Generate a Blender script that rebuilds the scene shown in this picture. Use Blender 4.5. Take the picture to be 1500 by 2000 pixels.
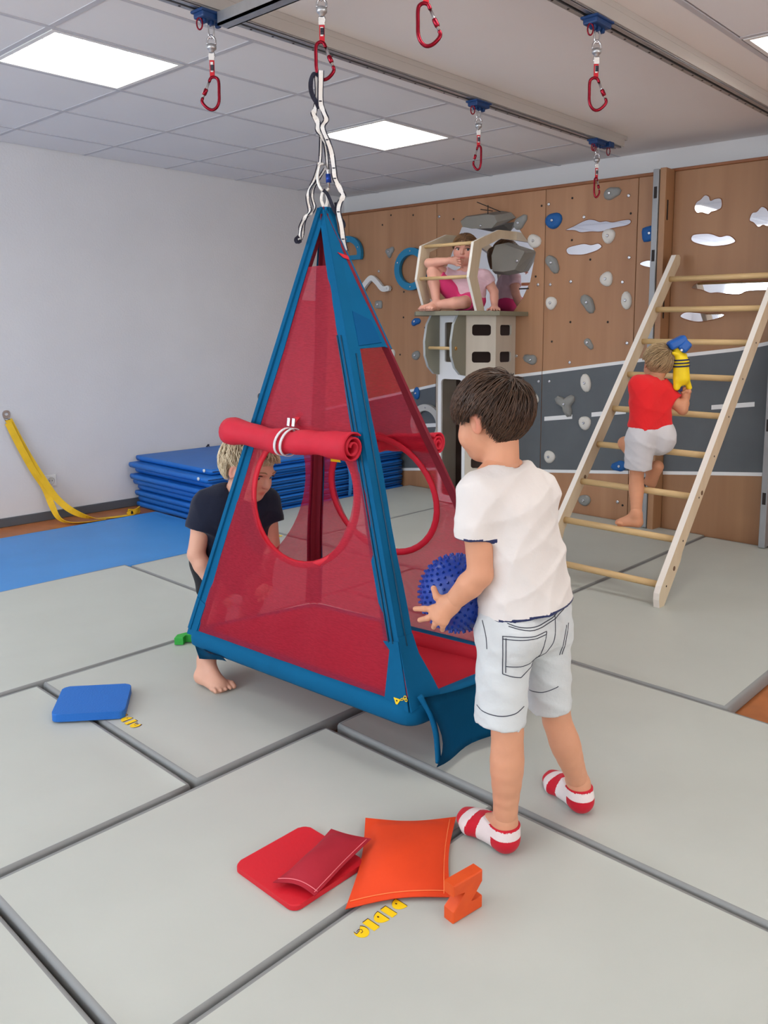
import bpy, bmesh, math, random
import numpy as np
from mathutils import Vector, Matrix, Euler

for o in list(bpy.data.objects): bpy.data.objects.remove(o, do_unlink=True)
S = bpy.context.scene
COL = S.collection
PI = math.pi
rnd = random.Random(7)

# ------------------------------------------------------------------ camera, world, light, exposure
cd = bpy.data.cameras.new('camera'); cam = bpy.data.objects.new('camera', cd); COL.objects.link(cam)
YAW, PITCH, ROLL, CAMZ = -0.7216, -0.1324, 0.0044, 1.319
fw = Vector((math.sin(YAW)*math.cos(PITCH), math.cos(YAW)*math.cos(PITCH), math.sin(PITCH)))
r0 = Vector((math.cos(YAW), -math.sin(YAW), 0)); u0 = r0.cross(fw)
rr = math.cos(ROLL)*r0 + math.sin(ROLL)*u0; uu = -math.sin(ROLL)*r0 + math.cos(ROLL)*u0
M = Matrix((rr, uu, -fw)).transposed().to_4x4(); M.translation = (0, 0, CAMZ)
cam.matrix_world = M
cd.sensor_width = 36; cd.sensor_fit = 'AUTO'; cd.lens = 1625.6/2000*36
cd.shift_x = (750-854.9)/2000; cd.shift_y = (862-1000)/2000
cd.clip_start = 0.05
S.camera = cam
S.view_settings.view_transform = 'Standard'; S.view_settings.look = 'None'
S.view_settings.gamma = 1; S.view_settings.use_curve_mapping = False
S.view_settings.exposure = -0.15
W = bpy.data.worlds.new('world'); S.world = W; W.use_nodes = True
W.node_tree.nodes['Background'].inputs[0].default_value = (0.62, 0.76, 1.0, 1)
W.node_tree.nodes['Background'].inputs[1].default_value = 1.1

def area_light(name, loc, rot, sx, sy, power, color):
    d = bpy.data.lights.new(name, 'AREA'); d.shape = 'RECTANGLE'; d.size = sx; d.size_y = sy
    d.energy = power; d.color = color
    o = bpy.data.objects.new(name, d); COL.objects.link(o); o.location = loc; o.rotation_euler = rot
    return o
# daylight entering through the windows in the wall behind the camera, plus an added lamp at the right-hand wall; all are
# tilted upward to brighten the ceiling
WIN_Y, WIN_X = -2.62, 3.32
area_light('window_fill', (-3.4, WIN_Y+0.16, 1.6), (PI/2+0.42, 0, 0), 3.6, 1.3, 120, (0.80, 0.90, 1.0))
area_light('window_fill', (0.7, WIN_Y+0.16, 1.6), (PI/2+0.42, 0, 0), 3.0, 1.3, 45, (0.86, 0.93, 1.0))
area_light('window_fill', (WIN_X-0.16, 1.6, 1.6), (PI/2+0.42, 0, PI/2), 4.0, 1.3, 70, (1.0, 0.96, 0.90))  # added fill for an invented window in the unseen right wall

# ------------------------------------------------------------------ materials
def lin(c):
    return tuple(((v/255)/12.92 if v/255 <= 0.04045 else ((v/255+0.055)/1.055)**2.4) for v in c)
MATS = {}
def mat(name, rgb, rough=0.6, bump=None, var=None, metal=0.0, coat=0.0, stretch=(1,1,1), spec=0.5, sheen=0.0, sss=0.0, kind='noise', detail=3):
    """procedural principled material; rgb in sRGB 0-255; bump=(scale,strength); var=(scale,amount)"""
    if name in MATS: return MATS[name]
    m = bpy.data.materials.new(name); m.use_nodes = True; MATS[name] = m
    nt = m.node_tree; b = nt.nodes['Principled BSDF']; L = nt.links
    c = lin(rgb)
    b.inputs['Base Color'].default_value = (*c, 1); b.inputs['Roughness'].default_value = rough
    b.inputs['Metallic'].default_value = metal; b.inputs['Coat Weight'].default_value = coat
    b.inputs['Specular IOR Level'].default_value = spec
    if sheen: b.inputs['Sheen Weight'].default_value = sheen
    if sss:
        b.inputs['Subsurface Weight'].default_value = sss; b.inputs['Subsurface Radius'].default_value = (0.9, 0.35, 0.2)
        b.inputs['Subsurface Scale'].default_value = 0.008
    tc = nt.nodes.new('ShaderNodeTexCoord'); mp = nt.nodes.new('ShaderNodeMapping')
    mp.inputs['Scale'].default_value = stretch
    L.new(tc.outputs['Object'], mp.inputs['Vector'])
    if var:
        n = nt.nodes.new('ShaderNodeTexNoise'); n.inputs['Scale'].default_value = var[0]; n.inputs['Detail'].default_value = detail
        L.new(mp.outputs[0], n.inputs['Vector'])
        r = nt.nodes.new('ShaderNodeValToRGB')
        a = var[1]
        r.color_ramp.elements[0].position = 0.3; r.color_ramp.elements[1].position = 0.7
        r.color_ramp.elements[0].color = (*[v*(1-a) for v in c], 1); r.color_ramp.elements[1].color = (*[min(1, v*(1+a)) for v in c], 1)
        L.new(n.outputs[0], r.inputs[0]); L.new(r.outputs[0], b.inputs['Base Color'])
    if bump:
        n2 = nt.nodes.new('ShaderNodeTexNoise'); n2.inputs['Scale'].default_value = bump[0]; n2.inputs['Detail'].default_value = 4
        L.new(mp.outputs[0], n2.inputs['Vector'])
        bp = nt.nodes.new('ShaderNodeBump'); bp.inputs['Strength'].default_value = bump[1]; bp.inputs['Distance'].default_value = 0.01
        L.new(n2.outputs[0], bp.inputs['Height']); L.new(bp.outputs[0], b.inputs['Normal'])
    return m

def wood(name, rgb, rgb2, scale=(18, 18, 1.2), rough=0.5, wave=0.35):
    if name in MATS: return MATS[name]
    m = mat(name, rgb, rough); nt = m.node_tree; L = nt.links; b = nt.nodes['Principled BSDF']
    tc = nt.nodes.new('ShaderNodeTexCoord'); mp = nt.nodes.new('ShaderNodeMapping'); mp.inputs['Scale'].default_value = scale
    L.new(tc.outputs['Object'], mp.inputs['Vector'])
    n = nt.nodes.new('ShaderNodeTexNoise'); n.inputs['Scale'].default_value = 1.0; n.inputs['Detail'].default_value = 8; n.inputs['Distortion'].default_value = wave
    L.new(mp.outputs[0], n.inputs['Vector'])
    n3 = nt.nodes.new('ShaderNodeTexNoise'); n3.inputs['Scale'].default_value = 0.9; n3.inputs['Detail'].default_value = 2
    L.new(tc.outputs['Object'], n3.inputs['Vector'])
    mx = nt.nodes.new('ShaderNodeMath'); mx.operation = 'ADD'
    ml = nt.nodes.new('ShaderNodeMath'); ml.operation = 'MULTIPLY'; ml.inputs[1].default_value = 0.5
    L.new(n3.outputs[0], ml.inputs[0]); L.new(n.outputs[0], mx.inputs[0]); L.new(ml.outputs[0], mx.inputs[1])
    r = nt.nodes.new('ShaderNodeValToRGB')
    r.color_ramp.elements[0].position = 0.5; r.color_ramp.elements[1].position = 0.98
    r.color_ramp.elements[0].color = (*lin(rgb2), 1); r.color_ramp.elements[1].color = (*lin(rgb), 1)
    L.new(mx.outputs[0], r.inputs[0]); L.new(r.outputs[0], b.inputs['Base Color'])
    bp = nt.nodes.new('ShaderNodeBump'); bp.inputs['Strength'].default_value = 0.05; bp.inputs['Distance'].default_value = 0.004
    L.new(n.outputs[0], bp.inputs['Height']); L.new(bp.outputs[0], b.inputs['Normal'])
    return m

def emit(name, rgb, strength):
    m = bpy.data.materials.new(name); m.use_nodes = True; nt = m.node_tree
    b = nt.nodes['Principled BSDF']; b.inputs['Base Color'].default_value = (0.9, 0.9, 0.9, 1)
    b.inputs['Emission Color'].default_value = (*lin(rgb), 1); b.inputs['Emission Strength'].default_value = strength
    return m

def mesh_fabric(name, rgb, see):
    """woven see-through netting: fibre colour with small gaps between the threads"""
    m = bpy.data.materials.new(name); m.use_nodes = True; nt = m.node_tree; L = nt.links
    b = nt.nodes['Principled BSDF']; b.inputs['Base Color'].default_value = (*lin(rgb), 1); b.inputs['Roughness'].default_value = 0.55
    b.inputs['Sheen Weight'].default_value = 0.15
    tl = nt.nodes.new('ShaderNodeBsdfTranslucent'); tl.inputs[0].default_value = (*lin(rgb), 1)
    m1 = nt.nodes.new('ShaderNodeMixShader'); m1.inputs[0].default_value = 0.4
    L.new(b.outputs[0], m1.inputs[1]); L.new(tl.outputs[0], m1.inputs[2])
    tr = nt.nodes.new('ShaderNodeBsdfTransparent'); tr.inputs[0].default_value = (1.0, 0.66, 0.72, 1)
    tc = nt.nodes.new('ShaderNodeTexCoord')
    n = nt.nodes.new('ShaderNodeTexNoise'); n.inputs['Scale'].default_value = 240; n.inputs['Detail'].default_value = 1
    mp = nt.nodes.new('ShaderNodeMapping'); mp.inputs['Scale'].default_value = (0.25, 0.25, 1.6)
    L.new(tc.outputs['Object'], mp.inputs[0]); L.new(mp.outputs[0], n.inputs['Vector'])
    mr = nt.nodes.new('ShaderNodeMapRange'); mr.inputs['From Min'].default_value = 0.35; mr.inputs['From Max'].default_value = 0.65
    mr.inputs['To Min'].default_value = see-0.07; mr.inputs['To Max'].default_value = see+0.07
    L.new(n.outputs[0], mr.inputs[0])
    mx = nt.nodes.new('ShaderNodeMixShader')
    L.new(mr.outputs[0], mx.inputs[0]); L.new(m1.outputs[0], mx.inputs[1]); L.new(tr.outputs[0], mx.inputs[2])
    L.new(mx.outputs[0], nt.nodes['Material Output'].inputs[0])
    return m

m_wall = mat('white_plaster', (226, 225, 226), 0.85, bump=(70, 0.18), var=(3, 0.02))
m_wallb = mat('white_paint', (232, 231, 230), 0.8, bump=(60, 0.08))
m_tile = mat('ceiling_tile', (240, 240, 241), 0.95, bump=(300, 0.08), var=(2, 0.012))
m_plasterboard = mat('plasterboard', (246, 243, 241), 0.9, var=(1.5, 0.012))
m_tbar = mat('grid_metal', (205, 205, 210), 0.5)
m_lino = mat('brown_linoleum', (176, 108, 62), 0.45, var=(9, 0.16), bump=(80, 0.05))
m_base = mat('grey_skirting', (88, 92, 97), 0.5)
m_grey = mat('grey_vinyl', (186, 190, 183), 0.42, bump=(9, 0.10), var=(5, 0.02), spec=0.35)
m_greyside = mat('grey_vinyl_shaded_edge', (140, 142, 141), 0.5, bump=(14, 0.08), spec=0.3)  # vinyl darkened so the sides carry the shade of the gaps between mats
m_bluemat = mat('blue_vinyl', (64, 142, 214), 0.42, bump=(12, 0.08), var=(4, 0.04), spec=0.4)
m_bluemat2 = mat('blue_vinyl_stack', (28, 110, 196), 0.45, bump=(16, 0.14), var=(6, 0.05), spec=0.4)
m_beech = wood('beech_veneer', (182, 136, 100), (162, 116, 82), (9, 9, 0.7))
m_beech2 = wood('beech_veneer_darker', (166, 124, 88), (150, 108, 74), (9, 9, 0.7))
m_beechedge = wood('beech_edge', (150, 96, 60), (132, 82, 48), (9, 9, 0.7))
m_birch = wood('birch_plywood', (222, 205, 176), (208, 188, 156), (14, 14, 1.5))
m_birchedge = mat('white_edge', (236, 230, 220), 0.5)
m_rung = wood('ash_dowel', (220, 190, 140), (202, 168, 116), (3, 40, 40))
m_tower = wood('whitewashed_plywood', (214, 205, 190), (204, 194, 178), (10, 10, 1))
m_towerw = mat('white_laminate', (232, 232, 234), 0.5)
m_olive = mat('olive_grey_laminate', (146, 144, 128), 0.55, var=(5, 0.03))
m_olivedge = mat('pale_grey_edge', (178, 182, 182), 0.5)
m_volume = mat('taupe_volume', (132, 128, 120), 0.6, var=(10, 0.03), bump=(120, 0.05))
m_road = mat('slate_grey_board', (92, 97, 101), 0.6, var=(7, 0.05), bump=(150, 0.04))
m_stripe = mat('white_board', (234, 234, 234), 0.5)
m_mirror = mat('acrylic_mirror', (238, 240, 244), 0.03, metal=1.0)
m_alu = mat('aluminium', (186, 188, 190), 0.38, metal=0.85, var=(30, 0.05))
m_beige = mat('beige_profile', (190, 185, 179), 0.5)
m_greypost = mat('grey_steel', (150, 152, 154), 0.4, metal=0.3)
m_dark = mat('dark_slot', (40, 34, 32), 0.8)
m_steel = mat('steel', (205, 205, 208), 0.22, metal=1.0)
m_trolley = mat('blue_plastic', (14, 56, 108), 0.4)
m_redalu = mat('red_anodised', (140, 10, 36), 0.22, metal=0.7)
m_redweb = mat('red_webbing', (200, 30, 44), 0.8)
m_whiteweb = mat('white_webbing', (232, 228, 222), 0.8, bump=(400, 0.2))
m_navyweb = mat('navy_webbing', (26, 26, 44), 0.8)
m_yellow = mat('yellow_webbing', (236, 190, 30), 0.7, bump=(300, 0.2), var=(20, 0.06))
m_black = mat('black', (22, 22, 24), 0.6)
m_hgrey = mat('grey_resin', (142, 142, 138), 0.75, bump=(160, 0.25), var=(18, 0.08))
m_hwhite = mat('white_resin', (220, 216, 208), 0.75, bump=(160, 0.25), var=(18, 0.05))
m_hblue = mat('blue_resin', (20, 92, 160), 0.65, bump=(160, 0.25), var=(18, 0.08))
m_handle = mat('blue_laminate', (24, 124, 166), 0.5)
m_handleg = mat('pale_grey_laminate', (190, 188, 184), 0.5)
m_tentblue = mat('petrol_canvas', (0, 92, 136), 0.85, bump=(30, 0.12), var=(8, 0.06), spec=0.2)
m_tentblue2 = mat('petrol_canvas_pocket', (0, 82, 132), 0.85, bump=(30, 0.1), var=(8, 0.05), spec=0.2)
m_tentred = mat('crimson_lining', (118, 14, 36), 0.8, bump=(40, 0.1))
m_floorred = mat('crimson_floor_fabric', (178, 22, 44), 0.75, bump=(14, 0.15), var=(6, 0.05))
m_hem = mat('bright_red_hem', (206, 14, 42), 0.65, bump=(40, 0.1))
m_net = mesh_fabric('crimson_net', (198, 22, 60), 0.36)
m_roll = mat('rolled_crimson_net', (198, 18, 48), 0.7, bump=(18, 0.3), var=(10, 0.08))
m_reflect = mat('silver_grey_tape', (214, 212, 214), 0.5)
m_orange = mat('orange_canvas', (230, 66, 10), 0.7, bump=(14, 0.12), var=(6, 0.04))
m_orangew = wood('orange_foam', (228, 84, 14), (212, 70, 8), (20, 20, 20))
m_redpad = mat('red_rubber', (208, 20, 38), 0.55, bump=(120, 0.06))
m_redbag = mat('crimson_canvas', (164, 14, 38), 0.75, bump=(16, 0.15), var=(6, 0.05))
m_bluepad = mat('blue_rubber', (24, 104, 190), 0.6, bump=(160, 0.2))
m_green = mat('green_foam', (48, 170, 62), 0.6, bump=(60, 0.05))
m_print = mat('yellow_print', (250, 208, 0), 0.6)
m_printd = mat('maroon_print', (70, 16, 26), 0.6)
m_ball = mat('blue_rubber_ball', (22, 58, 150), 0.35, spec=0.5)
m_socket = mat('white_plastic', (238, 238, 236), 0.35)
m_diff = emit('lamp_tube', (255, 252, 246), 10.5)
m_louvre = mat('white_louvre', (240, 240, 238), 0.4)
m_glass = mat('window_glass', (235, 240, 245), 0.05)

# ------------------------------------------------------------------ object helpers
def V3(p): return Vector((float(p[0]), float(p[1]), float(p[2])))
def thing(name, label, cat, loc=(0,0,0), group=None, kind=None, rotz=0):
    o = bpy.data.objects.new(name, None); COL.objects.link(o); o.empty_display_size = 0.05
    o.location = loc; o.rotation_euler = (0, 0, rotz)
    tag(o, label, cat, group, kind); return o
def tag(o, label=None, cat=None, group=None, kind=None):
    if label: o['label'] = label
    if cat: o['category'] = cat
    if group: o['group'] = group
    if kind: o['kind'] = kind
    return o
def origin_of(parent):
    v = Vector((0,0,0)); p = parent
    while p is not None: v = v + p.location; p = p.parent
    return v
def link(name, me, parent=None, loc=None):
    o = bpy.data.objects.new(name, me); COL.objects.link(o)
    if parent is not None: o.parent = parent
    if loc is not None: o.location = loc
    return o
def obj(name, bm, m, parent=None, smooth=False, world=True, base=None):
    """bm in world coordinates; the object's origin is put at `base` (or the mesh's bottom centre)"""
    me = bpy.data.meshes.new(name)
    bmesh.ops.recalc_face_normals(bm, faces=bm.faces[:])
    co = [v.co for v in bm.verts]
    if base is None:
        lo = Vector([min(c[i] for c in co) for i in range(3)]); hi = Vector([max(c[i] for c in co) for i in range(3)])
        base = Vector(((lo.x+hi.x)/2, (lo.y+hi.y)/2, lo.z))
    base = V3(base)
    for v in bm.verts: v.co -= base
    bm.to_mesh(me); bm.free()
    for x in (m if isinstance(m, (list, tuple)) else [m]): me.materials.append(x)
    if smooth:
        for p in me.polygons: p.use_smooth = True
    o = bpy.data.objects.new(name, me); COL.objects.link(o)
    if parent is not None:
        o.parent = parent; o.location = base - origin_of(parent)
    else: o.location = base
    return o
def copy_tree(o, parent=None, loc=None):
    c = o.copy(); COL.objects.link(c); c.parent = parent
    if loc is not None: c.location = loc
    for ch in list(o.children): copy_tree(ch, c)
    return c
def B(): return bmesh.new()
def frame(d, up=(0,0,1)):
    d = V3(d).normalized(); up = V3(up)
    if abs(d.dot(up)) > 0.98: up = Vector((1,0,0))
    x = up.cross(d).normalized(); y = d.cross(x)
    return x, y, d
def box(bm, lo, hi, bevel=0.0, seg=2, mi=0):
    vs = [bm.verts.new((x, y, z)) for z in (lo[2], hi[2]) for y in (lo[1], hi[1]) for x in (lo[0], hi[0])]
    fs = [bm.faces.new([vs[i] for i in f]) for f in ((0,2,3,1),(4,5,7,6),(0,1,5,4),(2,6,7,3),(0,4,6,2),(1,3,7,5))]
    for f in fs: f.material_index = mi
    if bevel > 0:
        es = list({e for f in fs for e in f.edges})
        bmesh.ops.bevel(bm, geom=es, offset=bevel, segments=seg, affect='EDGES', profile=0.5)
    return vs
def obox(bm, c, ax, ay, az, hx, hy, hz, bevel=0.0, seg=2, mi=0):
    b2 = bmesh.new(); box(b2, (-hx,-hy,-hz), (hx,hy,hz), bevel, seg)
    merge(bm, b2, Matrix((V3(ax), V3(ay), V3(az))).transposed().to_4x4(), c, mi)
def merge(bm, b2, M4, loc=(0,0,0), mi=0):
    mp = {}
    loc = V3(loc)
    for v in b2.verts: mp[v] = bm.verts.new((M4 @ v.co) + loc)
    for f in b2.faces:
        nf = bm.faces.new([mp[v] for v in f.verts]); nf.material_index = mi; nf.smooth = f.smooth
    b2.free()
def prism(bm, pts, o, ax, ay, n, depth, bevel=0.0, seg=1, mi=0, mi_side=None, holes=None):
    """polygon pts (2D) in plane at o spanned by ax, ay, extruded by n*depth; optional bevelled front; simple holes bridged by triangle fill"""
    o, ax, ay, n = V3(o), V3(ax), V3(ay), V3(n)
    if holes:
        b2 = bmesh.new(); loops = [pts] + holes; es = []
        for lp in loops:
            vv = [b2.verts.new((p[0], p[1], 0)) for p in lp]
            for i in range(len(vv)): es.append(b2.edges.new((vv[i], vv[(i+1) % len(vv)])))
        bmesh.ops.triangle_fill(b2, edges=es, use_beauty=True, use_dissolve=False)
        g = bmesh.ops.extrude_face_region(b2, geom=b2.faces[:])
        for v in [x for x in g['geom'] if isinstance(x, bmesh.types.BMVert)]: v.co.z += depth
        mp = {v: bm.verts.new(o + ax*v.co.x + ay*v.co.y + n*v.co.z) for v in b2.verts}
        for f in b2.faces:
            try:
                nf = bm.faces.new([mp[v] for v in f.verts])
                zs = [v.co.z for v in f.verts]
                nf.material_index = mi if (mi_side is None or max(zs)-min(zs) < 1e-6) else mi_side
            except ValueError: pass
        b2.free(); return
    a = [bm.verts.new(o + ax*p[0] + ay*p[1]) for p in pts]; b = [bm.verts.new(o + ax*p[0] + ay*p[1] + n*depth) for p in pts]
    k = len(pts); f0 = bm.faces.new(a[::-1]); f1 = bm.faces.new(b); f0.material_index = f1.material_index = mi
    for i in range(k):
        f = bm.faces.new((a[i], a[(i+1) % k], b[(i+1) % k], b[i])); f.material_index = mi if mi_side is None else mi_side
    if bevel > 0:
        bmesh.ops.bevel(bm, geom=list(f1.edges), offset=bevel, segments=seg, affect='EDGES', profile=0.5)
def tube(bm, pts, r, n=8, closed=False, caps=True, mi=0, up=(0,0,1)):
    pts = [V3(p) for p in pts]; k = len(pts); rs = r if isinstance(r, (list, tuple)) else [r]*k
    rings = []; x = None
    for i, p in enumerate(pts):
        if closed: t = (pts[(i+1) % k]-pts[i-1])
        else: t = pts[min(i+1, k-1)]-pts[max(i-1, 0)]
        t.normalize()
        if x is None: x, y, _ = frame(t, up)
        else:
            x = (x - t*x.dot(t)).normalized()
        y = t.cross(x)
        rings.append([bm.verts.new(p + (x*math.cos(a)+y*math.sin(a))*rs[i]) for a in [2*PI*j/n for j in range(n)]])
    for i in range(k if closed else k-1):
        A, C = rings[i], rings[(i+1) % k]
        for j in range(n):
            f = bm.faces.new((A[j], A[(j+1) % n], C[(j+1) % n], C[j])); f.smooth = True; f.material_index = mi
    if caps and not closed:
        for q in (rings[0][::-1], rings[-1]): bm.faces.new(q).material_index = mi
def ribbon(bm, pts, width, side, th=0.0018, mi=0):
    """flat webbing along pts; side = direction(s) of its width"""
    pts = [V3(p) for p in pts]; k = len(pts); q = []
    for i, p in enumerate(pts):
        t = (pts[min(i+1, k-1)]-pts[max(i-1, 0)]).normalized()
        s = V3(side[i] if isinstance(side, list) else side); s = (s - t*s.dot(t)).normalized(); nn = t.cross(s)
        w = width/2
        q.append([bm.verts.new(p + s*a*w + nn*b*th) for a, b in ((-1,-1),(1,-1),(1,1),(-1,1))])
    for i in range(k-1):
        for j in range(4):
            f = bm.faces.new((q[i][j], q[i][(j+1) % 4], q[i+1][(j+1) % 4], q[i+1][j])); f.material_index = mi
    bm.faces.new(q[0][::-1]).material_index = mi; bm.faces.new(q[-1]).material_index = mi
def lathe(bm, prof, o, axis=(0,0,1), n=16, mi=0):
    x, y, d = frame(axis, (0,1,0.01)); o = V3(o); rings = []
    for r, h in prof:
        rings.append([bm.verts.new(o + d*h + (x*math.cos(2*PI*j/n)+y*math.sin(2*PI*j/n))*max(r, 1e-4)) for j in range(n)])
    for i in range(len(rings)-1):
        for j in range(n):
            f = bm.faces.new((rings[i][j], rings[i][(j+1) % n], rings[i+1][(j+1) % n], rings[i+1][j])); f.smooth = True; f.material_index = mi
    bm.faces.new(rings[0][::-1]).material_index = mi; bm.faces.new(rings[-1]).material_index = mi
def catmull(pts, sub=6, closed=False):
    P_ = [V3(p) for p in pts]; k = len(P_); out = []
    for i in range(k if closed else k-1):
        p0 = P_[(i-1) % k] if closed or i > 0 else P_[0]; p1 = P_[i]; p2 = P_[(i+1) % k]
        p3 = P_[(i+2) % k] if closed or i+2 < k else P_[-1]
        for s in range(sub):
            t = s/sub
            out.append(0.5*((2*p1) + (p2-p0)*t + (2*p0-5*p1+4*p2-p3)*t*t + (3*p1-p0-3*p2+p3)*t**3))
    if not closed: out.append(P_[-1])
    return out
def rrect(w, h, r, n=4, cx=0, cy=0):
    out = []
    for (sx, sy, a0) in ((1,1,0),(-1,1,PI/2),(-1,-1,PI),(1,-1,1.5*PI)):
        for i in range(n+1):
            a = a0 + (PI/2)*i/n; out.append((cx+sx*(w/2-r)+r*math.cos(a), cy+sy*(h/2-r)+r*math.sin(a)))
    return out
X_, Y_, Z_ = Vector((1,0,0)), Vector((0,1,0)), Vector((0,0,1))

# ------------------------------------------------------------------ room shell
CEIL = 2.507; XL, XR, YF, YBW = -5.78, 3.4, -2.7, 5.27
def struct(name, bm, m, parent=None, **k):
    o = obj(name, bm, m, parent, **k)
    if parent is None: o['kind'] = 'structure'
    return o
b = B(); box(b, (XL-0.2, YF-0.2, -0.12), (XR+0.2, YBW+0.2, 0)); struct('floor', b, m_lino)
b = B(); box(b, (XL-0.2, YF-0.2, 0), (XL, YBW+0.2, CEIL+0.25)); wl = struct('wall_left', b, m_wall)
b = B(); box(b, (XL, YBW, 0), (XR, YBW+0.2, CEIL+0.25)); struct('wall_back', b, m_wallb)
def wall_with_window(name, lo, hi, axis, wins):
    b = B()
    z0, z1 = 0.95, 2.25
    if axis == 'x':
        box(b, (lo[0], lo[1], 0), (hi[0], hi[1], z0)); box(b, (lo[0], lo[1], z1), (hi[0], hi[1], hi[2]))
        xs = [lo[0]] + [v for w in wins for v in w] + [hi[0]]
        for i in range(0, len(xs), 2): box(b, (xs[i], lo[1], z0), (xs[i+1], hi[1], z1))
    else:
        box(b, (lo[0], lo[1], 0), (hi[0], hi[1], z0)); box(b, (lo[0], lo[1], z1), (hi[0], hi[1], hi[2]))
        ys = [lo[1]] + [v for w in wins for v in w] + [hi[1]]
        for i in range(0, len(ys), 2): box(b, (lo[0], ys[i], z0), (hi[0], ys[i+1], z1))
    return struct(name, b, m_wallb)
wall_with_window('wall_front', (XL, YF-0.2, 0), (XR, YF, CEIL+0.25), 'x', [(-5.2, -1.6), (-0.8, 2.2)])
wall_with_window('wall_right', (XR, YF-0.2, 0), (XR+0.2, YBW+0.2, CEIL+0.25), 'y', [(-0.4, 3.6)])
def glass_mat():
    m = bpy.data.materials.new('clear_glass'); m.use_nodes = True; nt = m.node_tree
    t = nt.nodes.new('ShaderNodeBsdfTransparent'); t.inputs[0].default_value = (0.95, 0.97, 0.97, 1)
    g = nt.nodes.new('ShaderNodeBsdfGlossy'); g.inputs['Roughness'].default_value = 0.02
    x = nt.nodes.new('ShaderNodeMixShader'); x.inputs[0].default_value = 0.06
    nt.links.new(t.outputs[0], x.inputs[1]); nt.links.new(g.outputs[0], x.inputs[2]); nt.links.new(x.outputs[0], nt.nodes['Material Output'].inputs[0])
    return m
m_clear = glass_mat()
def window(n, axis, a0, a1, pos):
    z0, z1 = 0.95, 2.25; t = 0.05; root = None
    def bx_(bm, u0, u1, v0, v1, d0, d1):
        if axis == 'x': box(bm, (u0, pos+d0, v0), (u1, pos+d1, v1))
        else: box(bm, (pos+d0, u0, v0), (pos+d1, u1, v1))
    b = B()
    bx_(b, a0, a1, z0, z0+t, -0.03, 0.03); bx_(b, a0, a1, z1-t, z1, -0.03, 0.03)
    k = 3; 
    for i in range(k+1):
        u = a0 + (a1-a0-t)*i/k; bx_(b, u, u+t, z0+t, z1-t, -0.03, 0.03)
    root = obj('window_%d' % n, b, m_socket); root['kind'] = 'structure'
    for i in range(k):
        u = a0 + (a1-a0-t)*i/k + t; b = B(); bx_(b, u, a0+(a1-a0-t)*(i+1)/k, z0+t, z1-t, -0.004, 0.004); obj('pane', b, m_clear, root)
window(1, 'x', -5.2, -1.6, YF-0.1); window(2, 'x', -0.8, 2.2, YF-0.1); window(3, 'y', -0.4, 3.6, XR+0.1)  # the one in the right wall is invented, added to let light in
b = B(); box(b, (XL, YF, 0), (XL+0.014, YBW, 0.062), 0.004, 1); struct('baseboard_left', b, m_base)

# ceiling: slab, plasterboard field between two fields of mineral tiles in a T-bar grid
b = B(); box(b, (XL-0.2, YF-0.2, CEIL+0.05), (XR+0.2, YBW+0.2, CEIL+0.25)); ceiling = struct('ceiling', b, m_plasterboard)
b = B(); box(b, (-2.984, YF, CEIL), (-1.475, YBW, CEIL+0.05)); obj('plasterboard_field', b, m_plasterboard, ceiling)
b = B(); box(b, (-2.998, YF, CEIL-0.001), (-2.974, YBW, CEIL+0.03)); obj('grid_bar', b, m_tbar, ceiling)
b = B(); box(b, (-1.475, YF, CEIL-0.001), (-1.451, YBW, CEIL+0.03)); obj('grid_bar', b, m_tbar, ceiling)
LIGHT_CELLS = []
def tile_field(xs, y_first, lights):
    ys = [YF]; y = y_first
    while y < YBW-0.1:
        if y > YF+0.05: ys.append(y)
        y += 0.625
    ys.append(YBW); g = 0.012
    tmesh = {}
    for i in range(len(xs)-1):
        for j in range(len(ys)-1):
            x0, x1, y0, y1 = xs[i], xs[i+1], ys[j], ys[j+1]
            if any(abs((x0+x1)/2-lx) < 0.1 and abs((y0+y1)/2-ly) < 0.1 for lx, ly in lights): continue
            w, d = round(x1-x0-2*g, 4), round(y1-y0-2*g, 4)
            if (w, d) not in tmesh:
                b = B(); box(b, (-w/2-0.004, -d/2-0.004, 0.002), (w/2+0.004, d/2+0.004, 0.03)); 
                me = bpy.data.meshes.new('ceiling_tile'); b.to_mesh(me); b.free(); me.materials.append(m_tile); tmesh[(w, d)] = me
            link('ceiling_tile', tmesh[(w, d)], ceiling, Vector(((x0+x1)/2, (y0+y1)/2, CEIL))-origin_of(ceiling))
    for x in xs[1:-1]:
        b = B(); box(b, (x-g, YF, CEIL-0.001), (x+g, YBW, CEIL+0.002)); obj('grid_bar', b, m_tbar, ceiling)
    for y in ys[1:-1]:
        b = B(); box(b, (xs[0], y-g, CEIL), (xs[-1], y+g, CEIL+0.002)); obj('grid_bar', b, m_tbar, ceiling)
XS1 = [XL, -5.345, -4.72, -4.095, -3.47, -2.998]
LL = [(-3.7825, 0.9764+0.625*(j+0.5)) for j in (-5, -2, 1, 4)]
XS2 = [-1.451, -0.84, -0.215, 0.41, 1.035, 1.66, 2.285, 2.91, XR]
LR = [(-1.1455, 3.51+0.3125-1.875*k) for k in (0, 1, 2)] + [(1.3475, 3.51+0.3125-1.875*k) for k in (0, 1, 2)]
tile_field(XS1, 0.9764-0.625*5, LL)
tile_field(XS2, 3.51-0.625*9, LR)
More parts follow.
